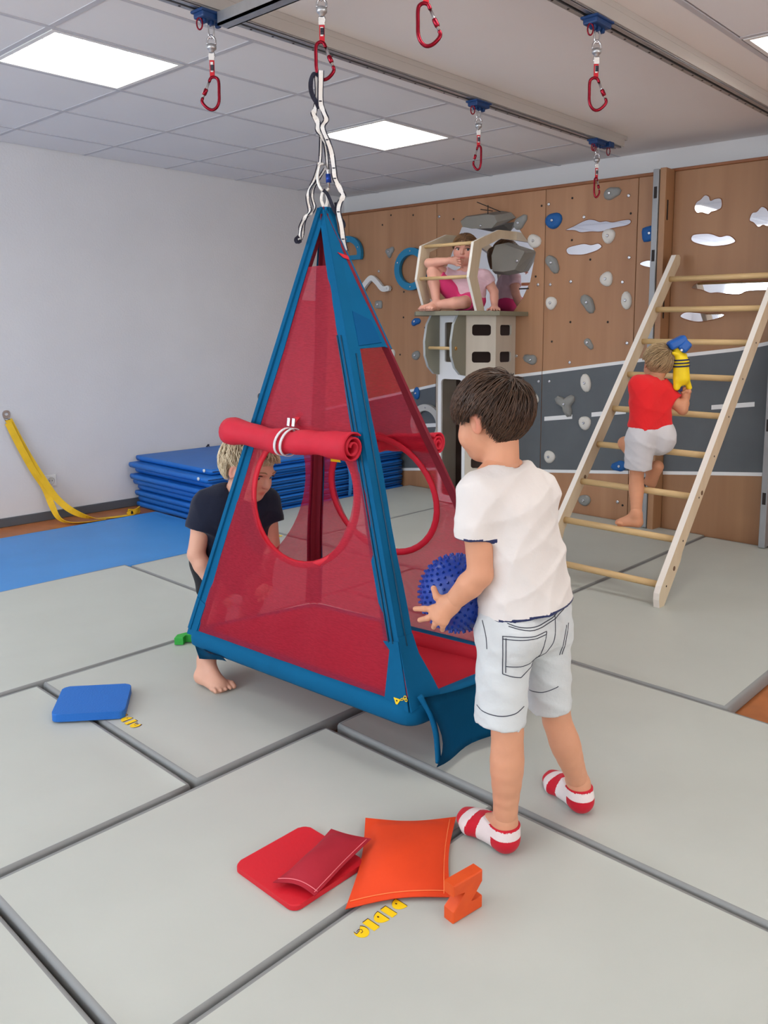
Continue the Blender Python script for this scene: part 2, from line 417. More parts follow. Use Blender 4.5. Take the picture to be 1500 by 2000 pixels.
def ceiling_light(x, y, label):
    t = thing('ceiling_light', label, 'ceiling light', (x, y, CEIL-0.002), 'recessed ceiling lights')
    h = 0.298
    b = B(); pts = [(-h,-h),(h,-h),(h,h),(-h,h)]; hi = [(-h+0.02,-h+0.02),(-h+0.02,h-0.02),(h-0.02,h-0.02),(h-0.02,-h+0.02)]
    prism(b, pts, (x, y, CEIL-0.003), X_, Y_, Z_, 0.05, holes=[hi]); obj('frame', b, m_louvre, t)
    b = B(); box(b, (x-h+0.02, y-h+0.02, CEIL+0.038), (x+h-0.02, y+h-0.02, CEIL+0.044)); obj('lit_diffuser', b, m_diff, t)
    for k in range(1, 4):
        b = B(); xx = x-h+2*h*k/4; box(b, (xx-0.004, y-h+0.02, CEIL+0.002), (xx+0.004, y+h-0.02, CEIL+0.03)); obj('louvre_slat', b, m_louvre, t)
    for k in range(1, 12):
        b = B(); yy = y-h+2*h*k/12; box(b, (x-h+0.02, yy-0.001, CEIL+0.006), (x+h-0.02, yy+0.001, CEIL+0.03)); obj('louvre_slat', b, m_louvre, t)
ll = ['recessed ceiling light behind the camera near left wall', 'recessed ceiling light further behind the camera', 'recessed square ceiling light at upper left of the white tiles', 'recessed square ceiling light above the top of the red tent']
for (x, y), s in zip(LL, [ll[0], ll[1], ll[2], ll[3]]): ceiling_light(x, y, s)
for k, (x, y) in enumerate(LR): ceiling_light(x, y, ['recessed ceiling light at the upper right edge beyond the rails', 'recessed ceiling light right above the camera', 'recessed ceiling light behind the camera right of rails', 'recessed ceiling light in the far right corner', 'recessed ceiling light by the right-hand wall', 'recessed ceiling light in the near right corner'][k])

# ------------------------------------------------------------------ mats on the floor
def gym_mat(x0, x1, y0, y1, z0, z1, label, m=m_grey, name='gym_mat', group='grey gym mats on the floor', r=0.012, puff=0.004, dents=()):
    """padded mat: rounded edge, very slightly domed top with soft dents"""
    b = B(); nx, ny = max(6, int((x1-x0)/0.06)), max(6, int((y1-y0)/0.06))
    def h(u, v, x, y):
        e = min(u, 1-u)*(x1-x0); f = min(v, 1-v)*(y1-y0); d = min(e, f)
        z = z1 + puff*(1-math.exp(-d/0.08)) - puff
        z += 0.0016*math.sin(x*5.1+y*2.3)*math.sin(y*4.3-x*1.7)
        for (dx, dy, rad, dep) in dents:
            q = math.hypot(x-dx, y-dy); ang = math.atan2(y-dy, x-dx)
            z -= dep*math.exp(-(q/rad)**2) 
            z += 0.35*dep*math.exp(-(q/(rad*2.6))**2)*math.cos(ang*7)*min(1, q/rad)
        return z
    us = [0] + [i/nx for i in range(1, nx)] + [1]; vs = [j/ny for j in range(ny+1)]
    grid = [[None]*(ny+1) for _ in us]
    for i, u in enumerate(us):
        for j, v in enumerate(vs):
            x = x0+r+(x1-x0-2*r)*u; y = y0+r+(y1-y0-2*r)*v
            grid[i][j] = b.verts.new((x, y, h(u, v, x, y)))
    for i in range(nx):
        for j in range(ny):
            f = b.faces.new((grid[i][j], grid[i+1][j], grid[i+1][j+1], grid[i][j+1])); f.smooth = True
    loop = [grid[i][0] for i in range(nx+1)] + [grid[nx][j] for j in range(1, ny+1)] + [grid[i][ny] for i in range(nx-1, -1, -1)] + [grid[0][j] for j in range(ny-1, 0, -1)]
    cx, cy = (x0+x1)/2, (y0+y1)/2
    prev = loop
    for (off, dz) in ((r*0.6, 0.25*r), (r, r), (r, (z1-z0)-r), (r*0.4, z1-z0)):
        cur = []
        for v in loop:
            x, y = v.co.x, v.co.y
            dx = -off if abs(x-(x0+r)) < 1e-6 else (off if abs(x-(x1-r)) < 1e-6 else 0)
            dy = -off if abs(y-(y0+r)) < 1e-6 else (off if abs(y-(y1-r)) < 1e-6 else 0)
            if dx and dy: dx *= 0.7; dy *= 0.7
            cur.append(b.verts.new((x+dx, y+dy, z1-dz-0.0*puff)))
        k = len(loop)
        for i in range(k):
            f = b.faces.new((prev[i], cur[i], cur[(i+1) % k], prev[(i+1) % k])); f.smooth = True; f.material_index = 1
        prev = cur
    b.faces.new(prev).material_index = 1
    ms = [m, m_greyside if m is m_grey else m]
    o = obj(name, b, ms); return tag(o, label, 'gym mat', group)
ZM = 0.06
g_ = 0.004
gym_mat(-4.16, -2.965, -0.05, 2.172, 0.001, ZM, 'wide grey mat between blue floor mat and blue foam pad')
gym_mat(-4.13, -2.965, 2.182, 3.18, 0.001, ZM-0.004, 'grey mat behind crouching blond boy beside blue mats')
gym_mat(-4.66, -3.905, 3.192, 4.94, 0.001, ZM-0.006, 'grey mat in front of stacked blue mats at climbing wall')
gym_mat(-2.955, -2.1, 2.672, 3.18, 0.001, ZM-0.002, 'grey mat directly behind the hanging red tent')
gym_mat(-3.896, -2.105, 3.192, 4.94, 0.001, ZM-0.003, 'grey mat under tower and left half of ladder')
gym_mat(-2.955, -1.965, 1.205, 2.662, 0.001, ZM, 'grey mat under the bare foot of crouching boy', dents=((-2.46, 1.57, 0.06, 0.008),))
gym_mat(-2.955, -1.965, -0.9, 1.193, 0.001, ZM-0.005, 'grey mat at left below the blue foam pad')
gym_mat(-1.945, -1.262, 0.635, 1.672, 0.001, ZM-0.004, 'grey mat below tent carrying the red pad')
gym_mat(-1.945, -1.262, -0.9, 0.625, 0.001, ZM-0.007, 'grey mat at the bottom left corner of the picture')
gym_mat(-1.25, 0.5, 0.2, 1.688, 0.001, ZM, 'large grey mat at bottom right with yellow print', dents=((-1.12, 1.54, 0.05, 0.003),))
gym_mat(-1.93, 0.5, 1.70, 2.642, 0.001, ZM, 'grey mat reaching right edge under the right foot of boy', dents=((-1.07, 1.80, 0.05, 0.003),))
gym_mat(-2.09, -1.03, 2.655, 4.90, 0.001, ZM, 'grey mat under the right foot of the wooden ladder')
gym_mat(-5.31, -4.175, -0.6, 3.02, 0.001, 0.045, 'blue floor mat lying along left wall', m_bluemat, group='blue gym mats', r=0.01)
# stack of blue mats
zs = 0.003; stk = []
offs = [(0.00, 0.02), (0.015, 0.03), (0.0, 0.01), (0.01, 0.03), (0.0, 0.0), (0.012, -0.03), (0.02, 0.02), (0.0, -0.035), (0.03, 0.03)]
ords = ['bottom', 'second', 'third', 'fourth', 'fifth', 'sixth', 'seventh', 'eighth']
for k in range(9):
    h = 0.0405 
    dx, dy = offs[k]
    o = gym_mat(-5.745+0.01*(k%2), -4.735-dx*0.8+(0.02 if k in (5,7) else 0), 3.085+dy, 4.945+dy*0.3, zs, zs+h, ('blue mat on top of the stack by left wall' if k == 8 else 'blue mat in the stack by left wall, %s from the floor' % ords[k]), m_bluemat2, group='stacked blue mats', r=0.014)
    b = B(); z = zs+h*0.52
    box(b, (-4.735-dx*0.8+(0.02 if k in (5,7) else 0)-0.006, 3.10+dy, z-0.002), (-4.735-dx*0.8+(0.02 if k in (5,7) else 0)+0.002, 4.94, z+0.002))
    obj('seam', b, m_navyweb, o)
    if k in (7, 8):
        b = B(); lathe(b, [(0.012, 0), (0.012, 0.006), (0.006, 0.007)], (-4.80-dx, 3.083+dy, z+0.004), (0,-1,0), 10); obj('zip_pull', b, m_socket, o)
    zs += h+0.0030
STACK_TOP = zs
for (yy, a) in ((3.86, 0.5), (3.70, 0.1)):
    b = B(); p0 = Vector((-5.70, yy, STACK_TOP+0.002))
    pts = catmull([p0, p0+Vector((0.0, 0.05*a*2, 0.03*a*2)), p0+Vector((0, 0.10*a*2, 0.085*a*2)), p0+Vector((0, 0.075*a*2, 0.05*a*2)), p0+Vector((0.01, 0.02, 0.004))], 4)
    ribbon(b, pts, 0.02, (1,0,0)); o = obj('carry_strap', b, m_navyweb); tag(o, 'navy carrying loop %s on the blue mat stack' % ('sticking up' if a > 0.3 else 'lying flat'), 'strap')
# handle straps on the long side of the stack
for yy in (3.52, 4.30):
    b = B(); ribbon(b, catmull([(-4.70, yy, 0.30), (-4.685, yy+0.005, 0.22), (-4.69, yy+0.01, 0.12), (-4.70, yy+0.012, 0.05)], 5), 0.03, (0,1,0))
    o = obj('carry_strap', b, m_bluemat); tag(o, 'blue webbing handle hanging on the %s of the mat stack side' % ('left' if yy < 4 else 'right'), 'strap')

# ------------------------------------------------------------------ climbing wall
YP, YP2 = 4.98, 4.96
cw = thing('climbing_wall', 'beech plywood climbing wall with grey road band and white stripes', 'climbing wall', (-4.1, 5.1, 0.0))
def lerp_table(t, x):
    if x <= t[0][0]: return t[0][1]+(x-t[0][0])*(t[1][1]-t[0][1])/(t[1][0]-t[0][0])
    for a, c in zip(t, t[1:]):
        if x <= c[0]: return a[1]+(c[1]-a[1])*(x-a[0])/(c[0]-a[0])
    a, c = t[-2], t[-1]; return c[1]+(x-c[0])*(c[1]-a[1])/(c[0]-a[0])
RU = [(-5.78, 0.61), (-4.791, 0.814), (-4.395, 0.9), (-3.472, 1.02), (-2.73, 1.128), (-2.42, 1.168), (-1.948, 1.228), (-1.81, 1.262), (-0.8, 1.45)]
RL = [(-5.78, 0.05), (-4.793, 0.15), (-4.191, 0.222), (-3.374, 0.300), (-2.555, 0.383), (-2.382, 0.405), (-1.748, 0.469), (-0.8, 0.56)]
def wall_panel(x0, x1, y, parent, m, ztop=2.295):
    b = B(); box(b, (x0+0.002, y, 0.0), (x1-0.002, y+0.022, ztop), 0.002, 1); p = obj('panel', b, m, parent)
    n = max(1, int((x1-x0)/0.2)); xs = [x0+0.003+(x1-x0-0.006)*i/n for i in range(n+1)]
    w = 0.022
    def band(fa, fb, dep, nm, mm):
        b = B(); pts = [(x, fa(x)) for x in xs] + [(x, fb(x)) for x in reversed(xs)]
        prism(b, pts, (0, y, 0), X_, Z_, -Y_, dep); obj(nm, b, mm, p)
    band(lambda x: lerp_table(RL, x)+w, lambda x: lerp_table(RU, x)-w, 0.003, 'road_board', m_road)
    band(lambda x: lerp_table(RU, x)-w, lambda x: lerp_table(RU, x), 0.004, 'white_stripe', m_stripe)
    band(lambda x: lerp_table(RL, x), lambda x: lerp_table(RL, x)+w, 0.004, 'white_stripe', m_stripe)
    return p
seams = [-5.77, -5.41, -4.402, -3.387, -2.675, -2.50]
panels = [wall_panel(a, c, YP, cw, m_beech) for a, c in zip(seams, seams[1:])]
for (xa, za, xb, zb) in ((-4.543,0.535,-4.398,0.552), (-4.285,0.568,-4.17,0.581), (-3.357,0.678,-3.125,0.710), (-2.97,0.735,-2.709,0.774)):
    b = B(); prism(b, [(xa,za),(xb,zb),(xb,zb+0.03),(xa,za+0.03)], (0, YP-0.003, 0), X_, Z_, -Y_, 0.003); obj('lane_dash', b, m_stripe, cw)
b = B(); box(b, (-5.77, YP-0.012, 2.295), (-2.50, 5.262, 2.315), 0.003, 1); obj('top_board', b, m_beechedge, cw)
b = B(); box(b, (-5.77, 5.10, 0.0), (-2.50, 5.13, 2.295)); obj('back_batten_board', b, m_beechedge, cw)
# bolts and T-nut holes of the panels
bolt_me = None
for i, (x, z) in enumerate([(-3.074,2.082),(-2.744,2.19),(-2.725,1.796),(-3.166,1.657),(-2.768,1.64),(-2.719,1.242),(-3.158,1.102),(-3.334,1.642),(-3.361,2.193),(-3.325,0.963),(-3.417,0.959),(-3.438,1.645),(-5.044,1.806),(-4.376,2.195),(-3.616,1.137),(-2.75,0.169)]):
    if bolt_me is None:
        b = B(); lathe(b, [(0.012, 0), (0.012, 0.004), (0.007, 0.006), (0.004, 0.005)], (0,0,0), (0,-1,0), 10); 
        bolt_me = bpy.data.meshes.new('bolt'); b.to_mesh(bolt_me); b.free(); bolt_me.materials.append(m_steel)
    link('bolt', bolt_me, cw, Vector((x, YP, z))-origin_of(cw))
b = B(); lathe(b, [(0.008, 0), (0.008, 0.0012), (0.003, 0.0014)], (0,0,0), (0,-1,0), 8)
hole_me = bpy.data.meshes.new('bolt_hole'); b.to_mesh(hole_me); b.free(); hole_me.materials.append(m_dark)
for (x, z) in [(-2.725,2.076),(-3.171,2.216),(-3.166,1.936),(-3.017,1.798),(-2.869,1.38),(-3.162,1.381),(-3.311,1.245),(-2.712,0.151),(-4.755,1.63),(-4.761,1.424),(-4.653,2.23),(-4.23,2.164),(-4.523,1.341),(-3.46,1.703),(-3.421,2.188),(-3.25,0.72),(-2.80,0.70),(-3.20,0.33),(-5.0,2.18),(-4.9,2.25),(-5.15,1.30),(-4.8,1.12)]:
    link('bolt_hole', hole_me, cw, Vector((x, YP, z))-origin_of(cw))

# mirror clouds set into the panels
CL = {
 'long thin mirror cloud above the white hold': (YP, [(-3.216,2.007),(-3.158,2.026),(-3.06,2.06),(-2.999,2.058),(-2.951,2.041),(-2.904,2.042),(-2.856,2.031),(-2.787,2.037),(-2.73,2.036),(-2.722,2.017),(-2.752,2.002),(-2.82,1.995),(-2.867,1.99),(-2.937,1.976),(-3.021,1.982),(-3.094,1.982),(-3.145,1.999)]),
 'small mirror cloud below the long one': (YP, [(-3.207,1.871),(-3.189,1.889),(-3.135,1.899),(-3.067,1.905),(-3.012,1.894),(-2.958,1.9),(-2.931,1.881),(-2.945,1.866),(-2.98,1.851),(-3.065,1.834),(-3.14,1.836),(-3.19,1.844)]),
 'mirror cloud cut short by the grey post': (YP, [(-2.646,1.75),(-2.63,1.763),(-2.586,1.771),(-2.553,1.763),(-2.512,1.762),(-2.512,1.724),(-2.562,1.724),(-2.618,1.736)]),
 'puffy mirror cloud high on the panel behind the ladder': (YP2, [(-2.281,2.065),(-2.271,2.099),(-2.244,2.115),(-2.218,2.137),(-2.192,2.126),(-2.181,2.102),(-2.152,2.11),(-2.118,2.107),(-2.109,2.076),(-2.116,2.05),(-2.149,2.039),(-2.173,2.035),(-2.192,2.022),(-2.233,2.037),(-2.263,2.037)]),
 'puffy mirror cloud at the right picture edge': (YP2, [(-1.938,1.967),(-1.925,2.006),(-1.898,2.012),(-1.872,2.037),(-1.844,2.025),(-1.825,2.001),(-1.794,2.003),(-1.77,1.975),(-1.781,1.941),(-1.83,1.925),(-1.857,1.933),(-1.884,1.924),(-1.913,1.951)]),
 'oval mirror cloud above the top ladder rung': (YP2, [(-2.294,1.883),(-2.277,1.908),(-2.197,1.909),(-2.157,1.901),(-2.112,1.884),(-2.069,1.889),(-2.04,1.879),(-2.016,1.852),(-2.047,1.837),(-2.104,1.831),(-2.163,1.832),(-2.223,1.845),(-2.274,1.862)]),
 'widest mirror cloud just under the top ladder rung': (YP2, [(-2.274,1.587),(-2.227,1.619),(-2.094,1.619),(-1.95,1.617),(-1.812,1.618),(-1.75,1.606),(-1.73,1.582),(-1.75,1.564),(-1.809,1.56),(-1.882,1.56),(-1.938,1.556),(-1.975,1.541),(-2.051,1.545),(-2.11,1.554),(-2.159,1.553),(-2.21,1.573)]),
 'lowest mirror cloud under the second ladder rung': (YP2, [(-2.341,1.41),(-2.328,1.431),(-2.295,1.439),(-2.224,1.434),(-2.153,1.428),(-2.104,1.432),(-2.062,1.42),(-2.093,1.402),(-2.151,1.388),(-2.221,1.379),(-2.283,1.388)])}
for lab, (y, pts) in CL.items():
    sm = [(p.x, p.y) for p in catmull([(q[0], q[1], 0) for q in pts], 4, True)]
    c = (sum(p[0] for p in sm)/len(sm), sum(p[1] for p in sm)/len(sm))
    t = thing('mirror_cloud', lab, 'mirror', (c[0], y-0.002, min(p[1] for p in sm)), 'mirror clouds on the climbing wall')
    b = B(); prism(b, sm, (0, y-0.0005, 0), X_, Z_, -Y_, 0.003); obj('mirror_sheet', b, m_mirror, t)
    b = B(); tube(b, [(p[0], y-0.002, p[1]) for p in sm], 0.0028, 5, closed=True); obj('routed_edge', b, m_beechedge, t)

# right-hand panel bay behind the ladder, with the grey slotted post
bay = thing('wall_bay', 'darker beech wall bay behind the ladder with grey road band', 'climbing wall', (-1.7, 5.1, 0.0))
for a, c in ((-2.42, -1.735), (-1.70, -0.9), (-0.9, 0.1)): wall_panel(a, c, YP2, bay, m_beech2, 2.30)
b = B(); box(b, (-2.46, 4.845, 0.0), (-2.42, 5.25, 2.31), 0.002, 1); obj('side_board', b, m_beech2, bay)
b = B(); box(b, (-2.46, YP2-0.01, 2.30), (0.1, 5.262, 2.318), 0.003, 1); obj('top_board', b, m_beechedge, bay)
b = B(); prism(b, [(-2.113,0.842),(-1.849,0.878),(-1.849,0.906),(-2.113,0.87)], (0, YP2-0.003, 0), X_, Z_, -Y_, 0.003); obj('lane_dash', b, m_stripe, bay)
def post(x, lab):
    t = thing('slotted_post', lab, 'post', (x, 4.90, 0))
    b = B(); box(b, (x-0.022, 4.835, ZM+0.001), (x+0.016, 4.957, 2.305), 0.003, 1); obj('profile', b, m_greypost, t)
    for z in (0.32, 0.75, 1.37, 1.75, 2.13):
        b = B(); box(b, (x-0.012, 4.8335, z), (x+0.008, 4.84, z+0.07)); obj('slot', b, m_dark, t)
post(-2.48, 'grey slotted steel post between the two climbing wall bays'); post(-1.717, 'grey slotted steel post at the lower right edge')
for z in (0.6, 1.4, 2.0):
    b = B(); box(b, (-2.4205, 4.87, z), (-2.418, 4.885, z+0.12)); obj('slot', b, m_dark, bay)

# climbing holds
def outline(kind):
    T = [2*PI*i/18 for i in range(18)]
    if kind == 'round': return [1+0.06*math.sin(3*a+1) for a in T]
    if kind == 'oval': return [1/math.sqrt((math.cos(a)/1.15)**2+(math.sin(a)/0.9)**2)*(1+0.05*math.sin(3*a)) for a in T]
    if kind == 'tall': return [1/math.sqrt((math.cos(a)/0.78)**2+(math.sin(a)/1.25)**2) for a in T]
    if kind == 'tri': return [0.66+0.72*max(0, math.cos((a-5.2)))**4+0.50*max(0, math.cos(a-2.5))**3 for a in T]
    if kind == 'tear': return [0.72+0.95*max(0, math.cos(a-2.7))**5 + 0.2*max(0, math.cos(a)) for a in T]
    if kind == 'claw': return [0.6+0.65*max(0, math.cos(a-0.6))**4+0.5*max(0, math.cos(a-2.9))**4+0.5*max(0, math.cos(a-4.6))**4 for a in T]
    if kind == 'tripod': return [0.45+0.8*max(0, math.cos(a-0.7))**4+0.95*max(0, math.cos(a-2.75))**5+0.95*max(0, math.cos(a-5.1))**5 for a in T]
    if kind == 'rect': return [min(1.2/max(abs(math.cos(a)), 1e-3), 0.95/max(abs(math.sin(a)), 1e-3), 1.35) for a in T]
    if kind == 'wing': return [0.8+0.8*max(0, math.cos(a-0.35))**6+0.2*max(0, math.cos(a-3.6))**2 for a in T]
HM = {}
def hold(x, z, y, kind, color, size, label, rot=0):
    m = {'grey': m_hgrey, 'white': m_hwhite, 'blue': m_hblue}[color]; size *= 0.84
    t = thing('climbing_hold', label, 'climbing hold', (x, y, z), 'climbing holds on the wall')
    key = (kind, color, size, rot)
    if key not in HM:
        b = B(); R_ = outline(kind); n = len(R_); rings = []
        for s, h in ((1.0, 0), (1.0, 0.16), (0.93, 0.5), (0.78, 0.8), (0.52, 0.98), (0.25, 0.9)):
            rings.append([b.verts.new((math.cos(2*PI*i/n+rot)*R_[i]*s*size, -h*size*0.46*(1+0.10*math.sin(5*i+9*s)), math.sin(2*PI*i/n+rot)*R_[i]*s*size)) for i in range(n)])
        for q in range(len(rings)-1):
            for i in range(n): b.faces.new((rings[q][i], rings[q][(i+1) % n], rings[q+1][(i+1) % n], rings[q+1][i])).smooth = True
        b.faces.new(rings[-1]); b.faces.new(rings[0][::-1])
        bmesh.ops.recalc_face_normals(b, faces=b.faces[:])
        me = bpy.data.meshes.new('hold_body'); b.to_mesh(me); b.free(); me.materials.append(m); HM[key] = me
        b = B(); lathe(b, [(0.010, 0), (0.010, 0.006), (0.006, 0.009), (0.005, 0.006)], (0, -size*0.38, 0), (0,-1,0), 10)
        me2 = bpy.data.meshes.new('bolt'); b.to_mesh(me2); b.free(); me2.materials.append(m_steel); HM[key+('b',)] = me2
    link('hold_body', HM[key], t); link('bolt', HM[key+('b',)], t)
G, Wh, Bl = 'grey', 'white', 'blue'
for (x, z, kind, col, size, lab, rot) in [
 (-4.912,1.957,'claw',G,0.055,'grey claw-shaped hold left of the blue oval ring',0), (-5.046,1.532,'rect',G,0.042,'grey block hold below the white wave handle',0),
 (-4.618,1.118,'oval',G,0.048,'grey oval hold left of tower fins',0.4), (-3.608,2.084,'wing',G,0.062,'grey wing-shaped hold right of the taupe tower roof volume',0.3),
 (-3.316,1.79,'tri',G,0.072,'grey pointed hold below the blue hold, topmost of the two alike',0), (-3.479,1.111,'tear',G,0.058,'grey teardrop hold just above the road stripe right of tower',0.2),
 (-2.876,2.216,'wing',G,0.06,'grey hold highest on the wall behind the hanging carabiner',-0.2), (-3.023,1.512,'tri',G,0.072,'grey pointed hold between two white holds at mid height',0),
 (-3.015,1.242,'tear',G,0.042,'small grey hold above the road beside left ladder rail',2.7), (-3.179,0.811,'tripod',G,0.085,'grey three-armed hold on the dark road',0),
 (-3.008,0.145,'oval',G,0.052,'grey hold lowest on the wall behind left ladder rail',0.2),
 (-4.485,1.534,'round',Wh,0.05,'white round hold behind the foot of the girl',0), (-4.897,1.121,'oval',Wh,0.05,'white hold at the right edge of the tent top',0.5),
 (-4.31,0.297,'tall',Wh,0.05,'white hold low on the wall inside the tower doorway',0), (-3.476,1.95,'oval',Wh,0.062,'white hold at upper right of the tower mirror',-0.4),
 (-3.459,0.838,'oval',Wh,0.055,'white hold on the road beside dark-haired head',-0.7), (-2.881,1.944,'round',Wh,0.058,'white hold touching the long mirror cloud',0.3),
 (-2.887,1.664,'round',Wh,0.058,'white hold at mid height beside small mirror cloud',0.9), (-3.322,1.514,'round',Wh,0.055,'white hold below grey pointed hold near the panel seam',0.2),
 (-2.733,1.52,'tall',Wh,0.058,'white tall hold left of the ladder top',0.1), (-3.022,0.965,'tall',Wh,0.062,'white angular hold high on the road left of ladder',0.2),
 (-3.021,0.689,'round',Wh,0.058,'white hold on the road between two white dashes',0.4), (-3.306,0.422,'round',Wh,0.055,'white hold low on the road just above lower stripe',0),
 (-4.624,1.39,'tri',Bl,0.05,'blue hold just left of the tower platform',1.2), (-4.606,0.811,'tall',Bl,0.05,'blue hold on the road above the grey ring',0),
 (-3.316,2.078,'oval',Bl,0.072,'blue rounded hold left of the long mirror cloud',0.1), (-2.578,1.939,'rect',Bl,0.06,'blue block hold left of the grey post',0.15), (-2.737,0.418,'wing',Bl,0.055,'blue hold at the lower stripe behind the climbing boy',3.0)]:
    yy = YP-0.003 if lerp_table(RL, x) < z < lerp_table(RU, x) else YP
    hold(x, z, yy, kind, col, size, lab, rot)

# ring and wave handles
def ring_handle(name, cx, cz, rx, rz, w, m, label, y=YP, flat=False):
    N = 32; o_, i_ = [], []
    for k in range(N):
        a = 2*PI*k/N; s = math.sin(a); c = math.cos(a)
        zz = max(s, -0.35) if flat else s
        o_.append((cx+rx*c, cz+rz*zz)); i_.append((cx+(rx-w)*c, cz+(rz-w)*(max(s, -0.15) if flat else s)))
    t = thing(name, label, 'wall handle', (cx, y, cz-rz))
    b = B(); prism(b, o_, (0, y-0.012, 0), X_, Z_, -Y_, 0.03, holes=[i_]); obj('ring', b, m, t)
    for a in (0.4, PI/2, PI-0.4, 1.5*PI):
        b = B(); xx, zz = cx+(rx-w/2)*math.cos(a), cz+(rz-w/2)*(max(math.sin(a), -0.25) if flat else math.sin(a))
        lathe(b, [(0.007,0),(0.007,0.005),(0.004,0.006)], (xx, y-0.041, zz), (0,-1,0), 8); obj('screw', b, m_steel, t)
        b = B(); lathe(b, [(0.012,0),(0.012,0.013)], (xx, y+0.001, zz), (0,-1,0), 8); obj('spacer', b, m_dark, t)
ring_handle('ring_handle', -4.647, 1.806, 0.178, 0.168, 0.055, m_handle, 'blue oval ring handle behind the tower cage')
ring_handle('ring_handle', -5.39, 1.965, 0.175, 0.15, 0.05, m_handle, 'blue half ring handle right of the tent top', flat=True)
ring_handle('ring_handle', -4.476, 0.569, 0.165, 0.163, 0.052, m_handleg, 'pale grey ring handle low on the road left of tower', YP-0.003)
t = thing('wave_handle', 'white wave-shaped wall handle left of the blue oval ring', 'wall handle', (-5.08, YP, 1.64))
ctr = catmull([(-5.28,1.655,0),(-5.225,1.66,0),(-5.165,1.715,0),(-5.10,1.752,0),(-5.035,1.715,0),(-4.97,1.66,0),(-4.905,1.662,0)], 5)
up_, dn_ = [], []
for i, p in enumerate(ctr):
    tg = (ctr[min(i+1, len(ctr)-1)]-ctr[max(i-1, 0)]).normalized(); n_ = Vector((-tg.y, tg.x, 0)); up_.append((p.x+n_.x*0.022, p.y+n_.y*0.022)); dn_.append((p.x-n_.x*0.022, p.y-n_.y*0.022))
cap = [(ctr[-1].x+0.022*math.cos(a), ctr[-1].y+0.022*math.sin(a)) for a in (PI/3, 0, -PI/3)]
b = B(); prism(b, up_+cap+dn_[::-1], (0, YP-0.012, 0), X_, Z_, -Y_, 0.028); obj('wave', b, mat('offwhite_laminate', (224, 222, 218), 0.5), t)
for p in (ctr[3], ctr[-2]):
    b = B(); lathe(b, [(0.007,0),(0.007,0.004),(0.004,0.005)], (p.x, YP-0.04, p.y), (0,-1,0), 8); obj('screw', b, m_steel, t)
    b = B(); lathe(b, [(0.012,0),(0.012,0.013)], (p.x, YP+0.001, p.y), (0,-1,0), 8); obj('spacer', b, m_dark, t)

# ------------------------------------------------------------------ tower with platform, cage and mirror
tw = thing('play_tower', 'pale wooden control tower with windows, platform and rung cage', 'play tower', (-3.9, 4.75, ZM))
def face_frame(p, q):
    p, q = Vector((p[0], p[1], 0)), Vector((q[0], q[1], 0)); ax = (q-p).normalized(); n = Vector((ax.y, -ax.x, 0)); return p, ax, n, (q-p).length
TZ = 1.425
TP = [(-4.191,4.979), (-4.191,4.742), (-4.039,4.59), (-3.779,4.59), (-3.627,4.742), (-3.627,4.979)]
rows = [1.323, 1.132, 0.941, 0.75, 0.559, 0.37]
def tower_face(i, name, m, wins):
    p, ax, n, L_ = face_frame(TP[i], TP[i+1]); b = B()
    prism(b, [(0.001, ZM), (L_-0.001, ZM), (L_-0.001, TZ), (0.001, TZ)], p, ax, Z_, -n, 0.016, holes=[[(a, c) for a, c in w] for w in wins]); return obj(name, b, m, tw)
tower_face(0, 'side_panel', m_tower, []); tower_face(1, 'side_panel', m_tower, [rrect(0.1, 0.075, 0.015, 3, 0.107, z) for z in rows])
tower_face(2, 'door_panel', m_towerw, [rrect(0.10, 0.285, 0.012, 3, 0.115, 1.235), rrect(0.20, 0.86, 0.03, 4, 0.13, 0.54)])
f3 = tower_face(3, 'window_panel', m_tower, [rrect(0.135, 0.078, 0.02, 4, 0.113, z) for z in rows])
f4 = tower_face(4, 'window_panel', m_tower, [rrect(0.135, 0.076, 0.016, 4, 0.118, z) for z in rows])
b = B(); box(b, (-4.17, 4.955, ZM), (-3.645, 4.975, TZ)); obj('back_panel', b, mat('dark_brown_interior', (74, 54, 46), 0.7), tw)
def fin(x):
    pr_ = [(4.588, TZ), (4.50, TZ), (4.455, 1.36), (4.43, 1.24), (4.435, 1.14), (4.47, 1.06), (4.53, 1.008), (4.588, 1.0)]
    b = B(); prism(b, pr_, (x-0.010, 0, 0), Y_, Z_, X_, 0.02, mi=0, mi_side=1); return obj('fin', b, [m_olive, m_olivedge], tw)
fin(-3.785); fin(-4.033)
b = B(); tube(b, [(-4.043, 4.475, 1.195), (-3.768, 4.475, 1.195)], 0.0115, 12); r_ = obj('rung', b, m_rung, tw)
b = B(); lathe(b, [(0.014,0),(0.014,0.004),(0.006,0.008)], (-3.774, 4.475, 1.195), (1,0,0), 10); obj('rung_cap', b, mat('brass', (196, 150, 84), 0.35, metal=0.8), tw)
PF = [(-4.318,4.979), (-4.318,4.635), (-4.121,4.438), (-3.719,4.438), (-3.518,4.639), (-3.518,4.979)]
b = B(); prism(b, PF, (0, 0, TZ), X_, Y_, Z_, 0.03, bevel=0.003); obj('platform', b, mat('olive_platform', (136, 132, 112), 0.55, var=(6, 0.04)), tw)
PZ = TZ+0.03
def rib(x):
    o_ = [(4.527,PZ),(4.437,1.679),(4.486,1.917),(4.763,2.02),(4.978,2.026)]; i_ = [(4.978,1.965),(4.79,1.963),(4.575,1.880),(4.528,1.685),(4.612,PZ)]
    b = B(); prism(b, o_+i_, (x-0.011, 0, 0), Y_, Z_, X_, 0.022, mi=0, mi_side=1); return obj('cage_rib', b, [m_birch, m_birchedge], tw)
rib(-3.64); rib(-4.12)
